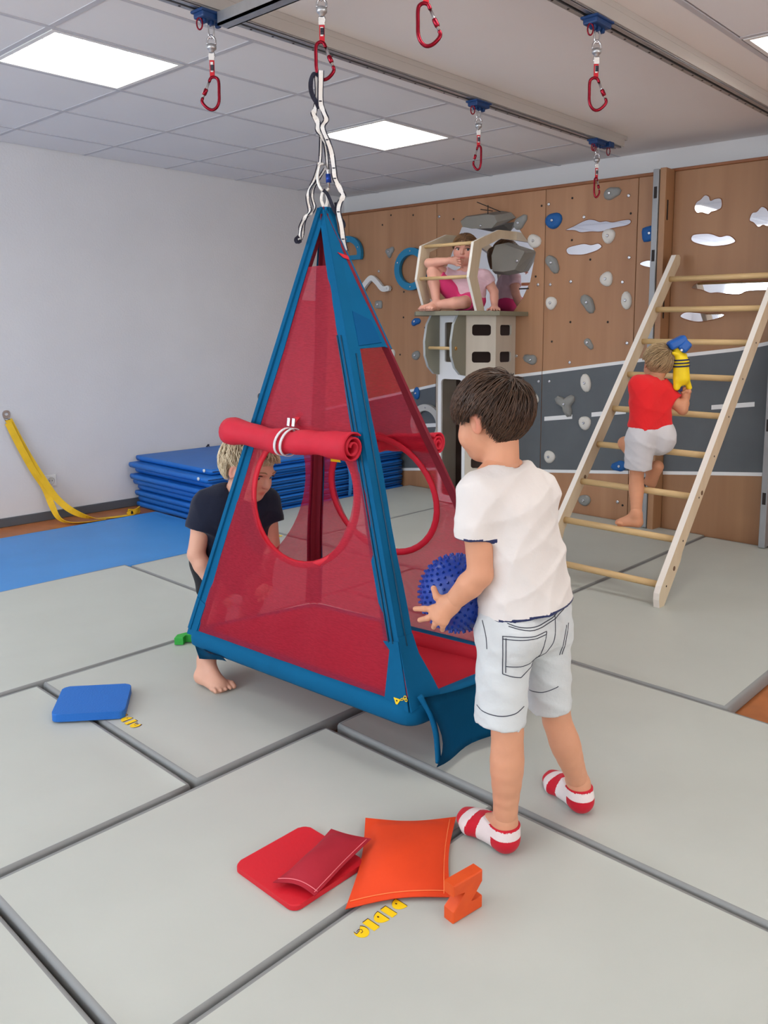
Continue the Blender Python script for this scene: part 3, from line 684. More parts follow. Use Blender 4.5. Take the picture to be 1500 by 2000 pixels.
for (y, z) in ((4.525, 1.915), (4.475, 1.685)):
    b = B(); tube(b, [(-4.13, y, z), (-3.63, y, z)], 0.0125, 12); obj('rung', b, m_rung, tw)
t = thing('tower_mirror', 'large faceted mirror sheet on the wall behind the sitting girl', 'mirror', (-3.9, YP, PZ))
b = B(); prism(b, [(-4.143,2.096),(-3.654,2.095),(-3.461,1.871),(-3.505,1.665),(-3.57,1.551),(-3.65,PZ+0.002),(-4.203,PZ+0.002),(-4.294,1.805)], (0, YP-0.0005, 0), X_, Z_, -Y_, 0.004); obj('mirror_sheet', b, m_mirror, t)
for q in ((-3.475,1.80,-3.60,1.82), ):
    b = B(); box(b, (-3.60, YP-0.007, 1.615), (-3.515, YP-0.0045, 1.625)); obj('dark_strip', b, m_dark, t)
def volume(name, rim, top, y1, lab, scr):
    b = B(); a = [b.verts.new((p[0], YP-0.005, p[1])) for p in rim]; c = [b.verts.new((p[0], y1, p[1])) for p in top]
    n = len(rim)
    for i in range(n): b.faces.new((a[i], a[(i+1) % n], c[(i+1) % n], c[i]))
    b.faces.new(c); b.faces.new(a[::-1])
    o = thing(name, lab, 'climbing volume', (sum(p[0] for p in rim)/n, YP, min(p[1] for p in rim)))
    obj('faceted_body', b, m_volume, o)
    b = B(); lathe(b, [(0.011,0),(0.011,0.004),(0.006,0.006)], (scr[0], y1-0.0005, scr[1]), (0,-1,0), 10); obj('bolt', b, m_steel, o)
volume('climbing_volume', [(-4.155,2.145),(-4.10,2.175),(-3.77,2.185),(-3.68,2.165),(-3.64,2.125),(-3.75,2.085),(-4.0,2.085),(-4.13,2.105)], [(-4.06,2.12),(-4.00,2.15),(-3.81,2.15),(-3.75,2.14),(-3.72,2.09),(-3.77,2.05),(-3.95,2.06),(-4.04,2.08)], 4.86, 'taupe faceted volume forming the roof above the girl', (-3.87, 2.075))
volume('climbing_volume', [(-3.81,1.945),(-3.70,1.955),(-3.47,1.885),(-3.46,1.87),(-3.57,1.735),(-3.70,1.72),(-3.82,1.735),(-3.84,1.85)], [(-3.76,1.93),(-3.68,1.935),(-3.50,1.875),(-3.50,1.865),(-3.58,1.75),(-3.68,1.74),(-3.78,1.75),(-3.79,1.86)], 4.89, 'taupe faceted volume to the right of the girl', (-3.56, 1.81))
t = thing('wall_antenna', 'thin black rod antenna on the wall above the tower', 'antenna', (-3.82, 4.885, 2.145))
for nm, a, c in (('mast', (-3.824,2.145), (-3.824,2.219)), ('long_rod', (-3.925,2.250), (-3.712,2.164)), ('short_rod', (-3.891,2.196), (-3.782,2.174))):
    b = B(); tube(b, [(a[0], 4.885, a[1]), (c[0], 4.885, c[1])], 0.0034, 6); obj(nm, b, m_black, t)

# ------------------------------------------------------------------ ladder
ld = thing('leaning_ladder', 'wide birch ladder leaning against the climbing wall', 'ladder', (-2.0, 3.5, ZM))
LD = Vector((0, 0.647, 0.763)); LN = Vector((0, -0.763, 0.647)); L0 = Vector((0, 3.5, 0.151))
def lrail(x):
    # side profile in (s along rail, t towards the climber)
    bt = -0.114; tp = 2.13; w = 0.048
    pr_ = [(bt+0.035, -w), (0.16, -w), (0.20, -w+0.014), (tp-0.03, -w+0.014), (tp, -0.012), (tp, 0.012), (tp-0.03, w-0.006), (0.0, w-0.006), (bt+0.09, w-0.006), (bt+0.055, w-0.012), (bt+0.03, w-0.03), (bt+0.006, -0.012), (bt+0.008, -0.034)]
    b = B(); prism(b, pr_, L0+X_*x, LD, LN, X_, 0.03, mi=0, mi_side=1); o = obj('side_rail', b, [m_birch, m_birchedge], ld)
    for s in (0.10, 0.52):
        for xs, dr in ((x+0.0295, X_), (x+0.0005, -X_)):
            b = B(); lathe(b, [(0.012,0),(0.012,0.0015),(0.005,0.0016)], L0+LD*s+LN*(-0.012)+X_*xs, dr, 10); obj('bolt_hole', b, mat('brown_hole', (110, 82, 58), 0.7), o)
    for i in range(9):
        b = B(); lathe(b, [(0.005,0),(0.005,0.001),(0.002,0.0012)], L0+LD*(i*0.2426+0.0)+X_*(x+0.03), X_, 8); obj('screw_head', b, m_dark, o)
lrail(-1.697); lrail(-2.355)
for i in range(9):
    p = L0+LD*(i*0.2426); b = B(); tube(b, [p+X_*(-2.335), p+X_*(-1.688)], 0.0165, 14); obj('rung', b, m_rung, ld)

# ------------------------------------------------------------------ ceiling rails and hanging hardware
def rail(x0, y0, y1, lab):
    t = thing('ceiling_rail', lab, 'rail', (x0, (y0+y1)/2, 2.43), 'ceiling rails for swings')
    b = B(); box(b, (x0-0.028, y0, 2.432), (x0-0.018, y1, 2.475)); box(b, (x0+0.018, y0, 2.432), (x0+0.028, y1, 2.475)); box(b, (x0-0.028, y0, 2.465), (x0+0.028, y1, 2.482))
    box(b, (x0-0.028, y0, 2.430), (x0-0.008, y1, 2.435)); box(b, (x0+0.008, y0, 2.430), (x0+0.028, y1, 2.435)); obj('c_profile', b, m_alu, t)
    b = B(); box(b, (x0-0.03, y0+0.02, 2.483), (x0+0.034, y1+0.06, CEIL-0.001)); box(b, (x0+0.0285, y0+0.01, 2.440), (x0+0.034, y1+0.03, 2.4825)); obj('mounting_strip', b, m_beige, t)
    b = B(); lathe(b, [(0.005,0),(0.005,0.0012),(0.002,0.0012)], (0,0,0), (0,0,-1), 8); me = bpy.data.meshes.new('slot_hole'); b.to_mesh(me); b.free(); me.materials.append(m_dark)
    y = max(y0, 1.4)
    while y < y1-0.05:
        link('slot_hole', me, t, Vector((x0-0.017, y, 2.4305))-origin_of(t)); y += 0.1
    return t
rail(-2.68, YF+0.01, 4.70, 'aluminium ceiling rail above the tent, nearer the white tiles')
rail(-1.675, YF+0.01, 5.20, 'aluminium ceiling rail at upper right')
t = thing('cross_rail', 'short aluminium cross rail joining the two ceiling rails', 'rail', (-2.17, 1.84, 2.36))
b = B(); box(b, (-2.62, 1.80, 2.375), (-1.64, 1.845, 2.383)); box(b, (-2.62, 1.80, 2.375), (-1.64, 1.806, 2.42)); box(b, (-2.62, 1.839, 2.375), (-1.64, 1.845, 2.42)); obj('c_profile', b, m_alu, t)
b = B(); box(b, (-2.62, 1.806, 2.405), (-1.64, 1.839, 2.42)); obj('top_web', b, m_beige, t)
SR = Vector((0.751, 0.660, 0)); FWH = Vector((-0.660, 0.751, 0))
def carabiner(parent, top, u, h=0.112, m=None, msl=None, w=0.062):
    """screw-gate carabiner hanging from `top`; u = direction of its wide (gate) side"""
    m = m or m_redalu; msl = msl or m_redalu; top = V3(top); u = V3(u)
    def P2(a, c): return top + u*a*w/0.062 + Z_*(-c*h/0.112)
    sp = [(0.012,0.016),(0.006,0.004),(-0.006,0.0),(-0.018,0.006),(-0.022,0.02),(-0.022,0.05),(-0.021,0.082),(-0.012,0.103),(0.002,0.112),(0.018,0.108),(0.034,0.094),(0.040,0.082),(0.037,0.072)]
    b = B(); tube(b, catmull([P2(*q) for q in sp], 4), 0.0056, 8); obj('body', b, m, parent, base=top)
    b = B(); tube(b, [P2(0.037,0.072), P2(0.012,0.016)], 0.0044, 8); obj('gate', b, m_steel, parent, base=top)
    b = B(); tube(b, [P2(0.033,0.062), P2(0.031,0.058), P2(0.024,0.044), P2(0.022,0.040)], [0.006,0.0076,0.0076,0.006], 10); obj('gate_sleeve', b, msl, parent, base=top)
def hanger(name, x, y, ztop, zbot, label, u, trolley=True, face=None, trlabel=None, yaxis=True, extra=0):
    """trolley + swivel + sewn sling + carabiner"""
    f = face or SR
    if trolley:
        t = thing('trolley', trlabel, 'trolley', (x, y, ztop-0.035), 'blue rail trolleys')
        b = B(); box(b, (x-0.030, y-0.052, ztop-0.034), (x+0.030, y+0.052, ztop-0.002), 0.006, 2); box(b, (x-0.036, y-0.060, ztop-0.016), (x+0.036, y+0.060, ztop-0.006), 0.003, 1); obj('block', b, m_trolley, t)
        for dy in (-0.03, 0.0, 0.03):
            b = B(); box(b, (x-0.012, y+dy-0.008, ztop-0.048), (x+0.012, y+dy+0.008, ztop-0.030), 0.004, 1); obj('lug', b, m_trolley, t)
        for k in range(1+extra):
            p = Vector((x, y-0.046+0.016*k, ztop-0.036)); b = B(); tube(b, [p+f*0.010*math.cos(a)+Z_*(-0.016+0.020*math.sin(a)) for a in [2*PI*i/16 for i in range(16)]], 0.0028, 6, closed=True); obj('spare_shackle', b, m_redalu, t)
    z = ztop-0.045 if trolley else ztop
    h = thing(name, label, 'carabiner', (x, y, zbot), 'hanging swivels with red carabiners')
    c = Vector((x, y, z)); s = (z-zbot)/0.29
    b = B(); tube(b, [c+f*0.010*math.cos(a)+Z_*(-0.018*s+0.026*s*math.sin(a)) for a in [2*PI*i/16 for i in range(16)]], 0.0032, 6, closed=True); obj('chain_link', b, m_steel, h)
    b = B(); zz = z-0.040*s
    tube(b, catmull([(Vector((x,y,zz-0.026*s))+f*0.014), (Vector((x,y,zz-0.008*s))+f*0.013), (Vector((x,y,zz+0.004*s))), (Vector((x,y,zz-0.008*s))-f*0.013), (Vector((x,y,zz-0.026*s))-f*0.014)], 4), 0.0038, 8); obj('swivel_bow', b, m_steel, h)
    b = B(); lathe(b, [(0.010,0),(0.017,0.004),(0.017,0.016),(0.013,0.020),(0.008,0.024),(0.008,0.030)], (x, y, zz-0.024*s), (0,0,-1), 14); obj('swivel_body', b, m_alu, h)
    z2 = zz-0.052*s
    b = B(); tube(b, [Vector((x,y,z2-0.010))+f*0.009*math.cos(a)+Z_*0.013*math.sin(a) for a in [2*PI*i/14 for i in range(14)]], 0.0032, 6, closed=True); obj('lower_ring', b, m_steel, h)
    ctop = zbot+0.112; z3 = z2-0.014
    b = B(); ribbon(b, [Vector((x,y,z3)), Vector((x,y,z3-0.02)), Vector((x,y,ctop+0.02)), Vector((x,y,ctop-0.004))], 0.016, f, 0.003); sl = obj('sling', b, m_redweb, h)
    b = B(); ribbon(b, [Vector((x,y,z3-0.02))-FWH*0.004, Vector((x,y,ctop+0.016))-FWH*0.004], 0.009, f, 0.0012); obj('white_stripe', b, m_whiteweb, sl)
    b = B(); ribbon(b, [Vector((x,y,z3+0.008))-FWH*0.005, Vector((x,y,z3-0.014))-FWH*0.005], 0.019, f, 0.002); obj('white_keeper', b, m_whiteweb, sl)
    n = 5
    for k in range(n):
        zk = ctop+0.022 + (z3-0.045-ctop-0.022)*k/(n-1) if z3-0.045 > ctop+0.03 else ctop+0.022+0.004*k
        b = B(); obox(b, Vector((x,y,zk))-FWH*0.0062+f*0.002, f, FWH, Z_, 0.006, 0.0008, 0.0016); obj('bar_tack', b, m_navyweb, sl)
    carabiner(h, (x, y, ctop), u)
    return h
hanger('hanging_carabiner', -2.66, 1.80, 2.43, 2.098, 'red carabiner hanging furthest left on its swivel', -SR, trlabel='blue trolley furthest left on the rail')
hanger('hanging_carabiner', -2.655, 3.31, 2.43, 2.105, 'red carabiner hanging mid-rail above the tower', -SR*0.6+FWH*0.2, trlabel='blue trolley in the middle of the left rail', extra=0)
hanger('hanging_carabiner', -2.64, 4.40, 2.43, 2.10, 'red carabiner hanging at the far end of the rail', SR*0.5, trlabel='blue trolley at the far end of the left rail', extra=1)
t = thing('trolley', 'small blue end stop beside the far trolley', 'trolley', (-2.64, 4.50, 2.39), 'blue rail trolleys')
b = B(); box(b, (-2.672, 4.478, 2.395), (-2.60, 4.53, 2.428), 0.006, 2); obj('block', b, m_trolley, t)
p = Vector((-2.63, 4.51, 2.394)); b = B(); tube(b, [p+SR*0.010*math.cos(a)+Z_*(-0.018+0.022*math.sin(a)) for a in [2*PI*i/16 for i in range(16)]], 0.0028, 6, closed=True); obj('spare_shackle', b, m_redalu, t)
hanger('hanging_carabiner', -1.655, 2.735, 2.43, 2.112, 'red carabiner hanging on the right-hand rail', SR, trlabel='blue trolley on the right-hand rail')
hanger('hanging_carabiner', -1.634, 1.80, 2.375, 2.10, 'red carabiner cut off by the upper picture edge', SR, trolley=False)
hanger('hanging_carabiner', -2.085, 1.815, 2.375, 2.098, 'red carabiner that carries the hanging tent', SR*0.9, trolley=False)

# ------------------------------------------------------------------ left wall: anchor plates, yellow straps, socket
def anchor(y, z, lab):
    t = thing('wall_anchor', lab, 'wall anchor', (XL, y, z-0.03))
    b = B(); prism(b, [(0.032*math.cos(a)*(0.75+0.25*math.sin(a)), 0.038*math.sin(a)) for a in [2*PI*i/20 for i in range(20)]], (XL+0.0005, y, z), Y_, Z_, X_, 0.006, holes=[[(0.012*math.cos(a), 0.012+0.010*math.sin(a)) for a in [2*PI*i/12 for i in range(12)]]]); obj('plate', b, m_steel, t)
    b = B(); tube(b, [(XL+0.004, y-0.014, z-0.018), (XL+0.03, y-0.012, z-0.022), (XL+0.03, y+0.012, z-0.022), (XL+0.004, y+0.014, z-0.018)], 0.004, 8); obj('bow', b, m_steel, t)
anchor(2.233, 0.745, 'steel wall anchor holding the yellow strap at far left'); anchor(4.285, 0.75, 'steel wall anchor just left of the tent edge')
t = thing('yellow_strap', 'yellow webbing strap hanging from left wall down to the floor', 'strap', (-5.65, 2.6, 0.005))
pA = catmull([(-5.752,2.236,0.722),(-5.745,2.285,0.60),(-5.735,2.345,0.46),(-5.71,2.425,0.29),(-5.67,2.49,0.16),(-5.60,2.565,0.07),(-5.53,2.66,0.02),(-5.50,2.78,0.008),(-5.49,2.90,0.006)], 6)
sd = [Vector((0.25,0.85,0.35)).lerp(Vector((1,0.1,0)), min(1, max(0, (i/(len(pA)-1)-0.45)*2.4))) for i in range(len(pA))]
b = B(); ribbon(b, pA, 0.044, sd, 0.0015); obj('upper_layer', b, m_yellow, t)
pB = catmull([(-5.750,2.232,0.70),(-5.738,2.30,0.52),(-5.73,2.37,0.36),(-5.715,2.43,0.24),(-5.68,2.455,0.12),(-5.62,2.47,0.04),(-5.54,2.51,0.012),(-5.48,2.60,0.008),(-5.465,2.72,0.006)], 6)
sd = [Vector((0.5,0.8,0.2)).lerp(Vector((0.6,-0.8,0.3)), min(1, max(0, (i/(len(pB)-1)-0.4)*2))) for i in range(len(pB))]
b = B(); ribbon(b, pB, 0.044, sd, 0.0015); obj('lower_layer', b, m_yellow, t)
b = B(); ribbon(b, catmull([(-5.49,2.90,0.008),(-5.475,2.96,0.03),(-5.50,3.0,0.035),(-5.53,2.985,0.012),(-5.545,2.93,0.02)], 5), 0.04, (0.2,0.1,1), 0.0015); obj('loose_end', b, m_yellow, t)
b = B(); obox(b, (-5.492,2.945,0.024), (0.9,0.3,0), (-0.3,0.9,0), (0,0,1), 0.012, 0.028, 0.012, 0.003); obj('buckle', b, m_black, t)
t = thing('yellow_strap', 'yellow strap hanging behind the tent onto the blue mat stack', 'strap', (-5.4, 4.2, STACK_TOP))
b = B(); ribbon(b, catmull([(-5.752,4.285,0.735),(-5.74,4.26,0.66),(-5.72,4.20,0.56),(-5.66,4.10,0.46),(-5.55,4.02,STACK_TOP+0.02),(-5.35,3.99,STACK_TOP+0.006),(-5.1,3.96,STACK_TOP+0.004),(-4.95,4.0,STACK_TOP+0.004)], 6), 0.05, (0.4,0.9,0.2), 0.0015); obj('webbing', b, m_yellow, t)
b = B(); ribbon(b, catmull([(-5.12,3.86,STACK_TOP+0.006),(-5.02,4.02,STACK_TOP+0.02),(-4.90,4.12,STACK_TOP+0.006)], 5), 0.10, (0.6,-0.4,0.1), 0.003); obj('padded_end', b, m_yellow, t)
b = B(); ribbon(b, catmull([(-4.93,4.08,STACK_TOP+0.012),(-4.86,4.10,STACK_TOP+0.02),(-4.82,4.14,STACK_TOP+0.005)], 4), 0.02, (0.3,-0.9,0.1), 0.003); obj('dark_tip', b, m_black, t)
t = thing('wall_socket', 'white double-pole wall socket behind the yellow strap', 'socket', (XL, 2.49, 0.235))
b = B(); box(b, (XL+0.0005, 2.455, 0.235), (XL+0.012, 2.535, 0.315), 0.004, 2); obj('cover', b, m_socket, t)
b = B(); lathe(b, [(0.026,0),(0.026,0.004),(0.021,0.005),(0.020,0.001)], (XL+0.0125, 2.495, 0.275), (1,0,0), 20); obj('round_well', b, mat('pale_grey_plastic', (214, 214, 212), 0.4), t)
for dy in (-0.0095, 0.0095):
    b = B(); lathe(b, [(0.003,0),(0.003,0.0012)], (XL+0.0138, 2.495+dy, 0.275), (1,0,0), 8); obj('pin_hole', b, m_dark, t)

# ------------------------------------------------------------------ hanging pyramid tent
TA = Vector((-2.068, 1.80, 1.705)); TF = Vector((-1.543, 1.637, 0.262)); TL = Vector((-2.531, 1.565, 0.262)); TB = Vector((-2.446, 2.048, 0.262)); TR = Vector((-1.487, 2.162, 0.262))
TC = (TF+TL+TB+TR)/4
tent = thing('pyramid_tent', 'hanging red net pyramid tent with petrol blue edges', 'swing tent', (TC.x, TC.y, 0.19))
class Face:
    def __init__(s, p, q):
        s.p = p; s.ax = (q-p).normalized(); s.w = (q-p).length; n = (q-p).cross(TA-p).normalized(); mid = (p+q+TA)/3
        if n.dot(mid-(TC+Z_*0.5)) < 0: n = -n
        s.n = n; s.ay = (TA-p) - s.ax*(TA-p).dot(s.ax); s.ay.normalize(); s.a = ((TA-p).dot(s.ax), (TA-p).dot(s.ay))
    def at(s, u, v, h=0.0): return s.p+s.ax*u+s.ay*v+s.n*h
    def left(s, v): return s.a[0]*v/s.a[1]
    def right(s, v): return s.w+(s.a[0]-s.w)*v/s.a[1]
FFr, FRi, FBk, FLe = Face(TL, TF), Face(TF, TR), Face(TB, TR), Face(TL, TB)
def circle(c, rx, ry, n=40): return [(c[0]+rx*math.cos(2*PI*i/n), c[1]+ry*math.sin(2*PI*i/n)) for i in range(n)]
def net_panel(f, vtop, hole, name='net_panel', cut=None, inset=0.01, h=0.0):
    """sheet of netting with an optional round opening, gently billowed"""
    b2 = bmesh.new(); es = []
    N = 14
    lp = [(f.left(v)+inset, v) for v in [vtop*(1-i/N) for i in range(N+1)]] + [(u, 0) for u in [f.left(0)+inset+(f.w-2*inset)*i/N for i in range(1, N)]] + [(f.right(v)-inset, v) for v in [vtop*i/N for i in range(N+1)]]
    loops = [lp] + ([hole] if hole else [])
    for L_ in loops:
        vv = [b2.verts.new((p[0], p[1], 0)) for p in L_]
        for i in range(len(vv)): es.append(b2.edges.new((vv[i], vv[(i+1) % len(vv)])))
    bmesh.ops.triangle_fill(b2, edges=es, use_beauty=True)
    for _ in range(2): bmesh.ops.subdivide_edges(b2, edges=[e for e in b2.edges if e.calc_length() > 0.05], cuts=1, use_grid_fill=False)
    bmesh.ops.triangulate(b2, faces=b2.faces[:])
    for v in b2.verts:
        u, w = v.co.x, v.co.y
        e = min(u-f.left(w), f.right(w)-u, w+0.02, 0.12)/0.12; e = max(0.0, e)
        bil = h*e + 0.006*e*math.sin(u*17+w*4)*math.cos(w*7-u*5) + 0.004*e*math.sin(u*33-w*9)
        v.co = f.at(u, w, bil)
    for fc in b2.faces: fc.smooth = True
    return obj(name, b2, m_net, tent)
def hem_ring(f, hole, r=0.008, m=None):
    b = B(); pts = [f.at(u, v, 0.001) for u, v in hole]
    k = len(pts); cu = sum(u for u, v in hole)/k; cv = sum(v for u, v in hole)/k; c = f.at(cu, cv)
    q = []
    for p in pts:
        d = (p-c).normalized()
        q.append([b.verts.new(p+d*a+f.n*h) for a, h in ((-0.004,0.0),(0.002,0.006),(0.018,0.004),(0.018,-0.004),(0.002,-0.006))])
    for i in range(k):
        for j in range(5): b.faces.new((q[i][j], q[i][(j+1) % 5], q[(i+1) % k][(j+1) % 5], q[(i+1) % k][j])).smooth = True
    return obj('opening_hem', b, m or m_hem, tent)
hF = circle((0.494, 0.535), 0.226, 0.208); hB = circle((0.42, 0.50), 0.222, 0.205); hL = circle((0.252, 0.50), 0.128, 0.24)
net_panel(FFr, 1.27, hF, h=0.012); hem_ring(FFr, hF)
net_panel(FBk, 1.25, hB, h=0.012); hem_ring(FBk, hB, m=m_roll)
net_panel(FLe, 1.20, hL, h=0.0)
def strip(f, side, w0, w1, v0, v1, out, m, name, th=0.0022, over=0.0, n=16):
    """fabric band along one slanted edge of a face, w0 wide at v0, w1 wide at v1"""
    b = B(); q = []
    for i in range(n+1):
        v = v0+(v1-v0)*i/n; w = w0+(w1-w0)*i/n
        if side == 'l': a, c = f.left(v)-over, f.left(v)+w
        else: a, c = f.right(v)+over, f.right(v)-w
        wob = 0.0025*math.sin(i*1.3)
        q.append([b.verts.new(f.at(u+wob*(j in (1, 2)), v, hh)) for j, (u, hh) in enumerate(((a, out), (c, out), (c, out+th), (a, out+th)))])
    for i in range(n):
        for j in range(4): b.faces.new((q[i][j], q[i][(j+1) % 4], q[i+1][(j+1) % 4], q[i+1][j]))
    b.faces.new(q[0]); b.faces.new(q[-1][::-1])
    return obj(name, b, m, tent)
VT = FFr.a[1]
strip(FFr, 'r', 0.056, 0.026, 0.14, VT, 0.002, m_tentblue, 'edge_band', over=0.004)
strip(FRi, 'l', 0.050, 0.034, 0.16, FRi.a[1], 0.002, m_tentblue, 'edge_band', over=0.004)
strip(FFr, 'l', 0.032, 0.014, 0.0, VT, 0.002, m_tentblue, 'edge_band', over=0.028)
strip(FLe, 'l', 0.045, 0.014, 0.0, FLe.a[1], 0.002, m_tentblue, 'edge_band', over=0.012)
strip(FLe, 'r', 0.035, 0.016, 0.0, FLe.a[1], 0.004, m_tentblue, 'edge_band', over=0.004)
strip(FBk, 'l', 0.035, 0.016, 0.0, FBk.a[1], 0.004, m_tentblue, 'edge_band', over=0.004)
strip(FBk, 'r', 0.035, 0.016, 0.0, FBk.a[1], 0.004, m_tentblue, 'edge_band', over=-0.004)
strip(FRi, 'r', 0.012, 0.010, 0.0, FRi.a[1], 0.002, m_tentred, 'edge_lining', over=0.0)
strip(FBk, 'l', 0.030, 0.020, 0.0, FBk.a[1]-0.02, -0.007, m_tentred, 'edge_lining', over=0.004)
strip(FLe, 'r', 0.024, 0.018, 0.0, FLe.a[1]-0.02, -0.007, m_tentred, 'edge_lining', over=0.0)
strip(FBk, 'r', 0.036, 0.022, 0.0, FBk.a[1]-0.02, -0.007, m_tentred, 'edge_lining', over=0.004)
strip(FLe, 'l', 0.04, 0.016, 0.0, FLe.a[1]-0.02, -0.007, m_tentred, 'edge_lining', over=0.0)
# zip cords running down the bands
for f, s, off in ((FFr, 'r', 0.018), (FFr, 'r', 0.034), (FRi, 'l', 0.022), (FFr, 'l', -0.006)):
    b = B(); pts = [f.at((f.right(v)-off if s == 'r' else f.left(v)+off), v, 0.006) for v in [0.16+(1.05-0.16)*i/12 for i in range(13)]]
    tube(b, pts, 0.0026, 6); obj('zip', b, mat('dark_petrol_zip', (0, 66, 96), 0.6), tent)
# closed blue top of the entrance side with its pocket
v0 = 1.06; b = B(); pts = [(FRi.left(v0)-0.002, v0+0.0), (FRi.left(v0)+0.03, v0+0.006), (FRi.right(v0)*0.9, v0+0.012), (FRi.right(v0)+0.006, v0+0.004), (FRi.a[0]+0.01, FRi.a[1]-0.01), (FRi.a[0]-0.01, FRi.a[1]-0.01)]
prism(b, pts, FRi.at(0, 0, 0.0005), FRi.ax, FRi.ay, FRi.n, 0.003); obj('entrance_hood', b, m_tentblue, tent)
b = B(); prism(b, [(0.112, 1.075), (0.205, 1.085), (0.185, 1.16), (0.118, 1.19)], FRi.at(0, 0, 0.0035), FRi.ax, FRi.ay, FRi.n, 0.003, bevel=0.001); obj('pocket', b, m_tentblue2, tent)
b = B(); prism(b, [(0.112, 1.385), (0.150, 1.375), (0.152, 1.362), (0.130, 1.368)], FRi.at(0, 0, 0.006), FRi.ax, FRi.ay, FRi.n, 0.002); obj('red_tab', b, m_hem, tent)
# padded base ring, red floor, corner gussets
def inset_poly(d):
    ps = [TF, TR, TB, TL]; out = []
    for i, p in enumerate(ps):
        a = (ps[i-1]-p).normalized(); c = (ps[(i+1) % 4]-p).normalized(); out.append(p+(a+c)*d)
    return out
def round_poly(ps, r, n=5):
    out = []; k = len(ps)
    for i, p in enumerate(ps):
        a = (ps[i-1]-p).normalized(); c = (ps[(i+1) % k]-p).normalized()
        for j in range(n+1):
            t_ = j/n; out.append((p+a*r)*(1-t_)**2 + p*2*t_*(1-t_) + (p+c*r)*t_**2)
    return out
b = B(); secs = [(0.004, 0.262), (-0.012, 0.258), (-0.018, 0.235), (-0.017, 0.21), (-0.004, 0.196), (0.03, 0.194), (0.05, 0.205), (0.05, 0.25), (0.03, 0.262)]
q = []
for d, z in secs: q.append([b.verts.new((p.x, p.y, z + 0.004*math.sin(9*p.x+7*p.y))) for p in round_poly(inset_poly(d), 0.05)])
nr = len(q[0])
for i in range(len(q)):
    for j in range(nr): b.faces.new((q[i][j], q[i][(j+1) % nr], q[(i+1) % len(q)][(j+1) % nr], q[(i+1) % len(q)][j])).material_index = 1 if i in (5, 6, 7) else 0
obj('padded_base', b, [m_tentblue, m_floorred], tent, smooth=True)
b = B(); ip = inset_poly(0.045); n = 10; gq = []
for i in range(n+1):
    row = []
    for j in range(n+1):
        u, v = i/n, j/n; p = (ip[0]*(1-u)+ip[3]*u)*(1-v) + (ip[1]*(1-u)+ip[2]*u)*v
        row.append(b.verts.new((p.x, p.y, 0.222-0.02*16*u*(1-u)*v*(1-v)+0.003*math.sin(9*u+13*v))))
    gq.append(row)
for i in range(n):
    for j in range(n): b.faces.new((gq[i][j], gq[i+1][j], gq[i+1][j+1], gq[i][j+1])).smooth = True
obj('floor_panel', b, m_floorred, tent)
for f, pts in ((FFr, [(FFr.w-0.088, -0.005), (FFr.w+0.004, -0.02), (FFr.right(0.17)+0.004, 0.17), (FFr.right(0.16)-0.056, 0.16), (FFr.w-0.085, 0.14)]), (FRi, [(-0.004, -0.02), (0.115, 0.0), (0.10, 0.05), (0.07, 0.13), (FRi.left(0.19)+0.05, 0.19), (FRi.left(0.19)-0.004, 0.19)])):
    b = B(); prism(b, pts, f.at(0, 0, 0.003), f.ax, f.ay, f.n, 0.004); obj('corner_gusset', b, m_tentblue, tent)
b = B(); prism(b, [(-0.026, -0.02), (0.02, -0.02), (FFr.left(0.1)+0.03, 0.10), (FFr.left(0.12)-0.024, 0.12)], FFr.at(0, 0, 0.004), FFr.ax, FFr.ay, FFr.n, 0.003); obj('corner_gusset', b, m_tentblue, tent)
# lowered entrance flap hanging outside, and the little loose end under the left corner
b = B(); n, m_ = 14, 8; gq = []
for i in range(n+1):
    s = i/n; row = []
    for j in range(m_+1):
        t_ = j/m_
        y = 1.665+0.40*s; zt = 0.285-0.02*math.sin(PI*s); zb = 0.088+0.012*s
        x = -1.512+0.045*s + 0.035*t_*(1-0.4*s) + 0.012*math.sin(s*9+1)*t_ + (0.035*math.exp(-(s/0.09)**2))*math.sin(t_*PI)
        z = zt+(zb-zt)*t_; y += 0.02*t_*(1-s)*math.sin(t_*3)
        row.append(b.verts.new((x, y, z)))
    gq.append(row)
for i in range(n):
    for j in range(m_): b.faces.new((gq[i][j], gq[i+1][j], gq[i+1][j+1], gq[i][j+1])).smooth = True
g = bmesh.ops.solidify(b, geom=b.faces[:], thickness=0.006); obj('entrance_flap', b, m_tentblue, tent)
b = B(); tube(b, catmull([(-1.525,1.66,0.288),(-1.495,1.672,0.24),(-1.478,1.676,0.19),(-1.476,1.682,0.14),(-1.474,1.684,0.095)], 4), 0.009, 8); obj('flap_hem', b, m_tentblue, tent)
b = B(); gq = []
for i in range(9):
    s = i/8; gq.append([b.verts.new((-2.505+0.16*s, 1.552+0.006*math.sin(s*8)+0.008*j, 0.213-j*(0.024+0.004*math.sin(1+s*5))*(1-0.5*s))) for j in range(3)])
for i in range(8):
    for j in range(2): b.faces.new((gq[i][j], gq[i+1][j], gq[i+1][j+1], gq[i][j+1])).smooth = True
bmesh.ops.solidify(b, geom=b.faces[:], thickness=0.004); obj('loose_cloth_end', b, m_tentblue, tent)
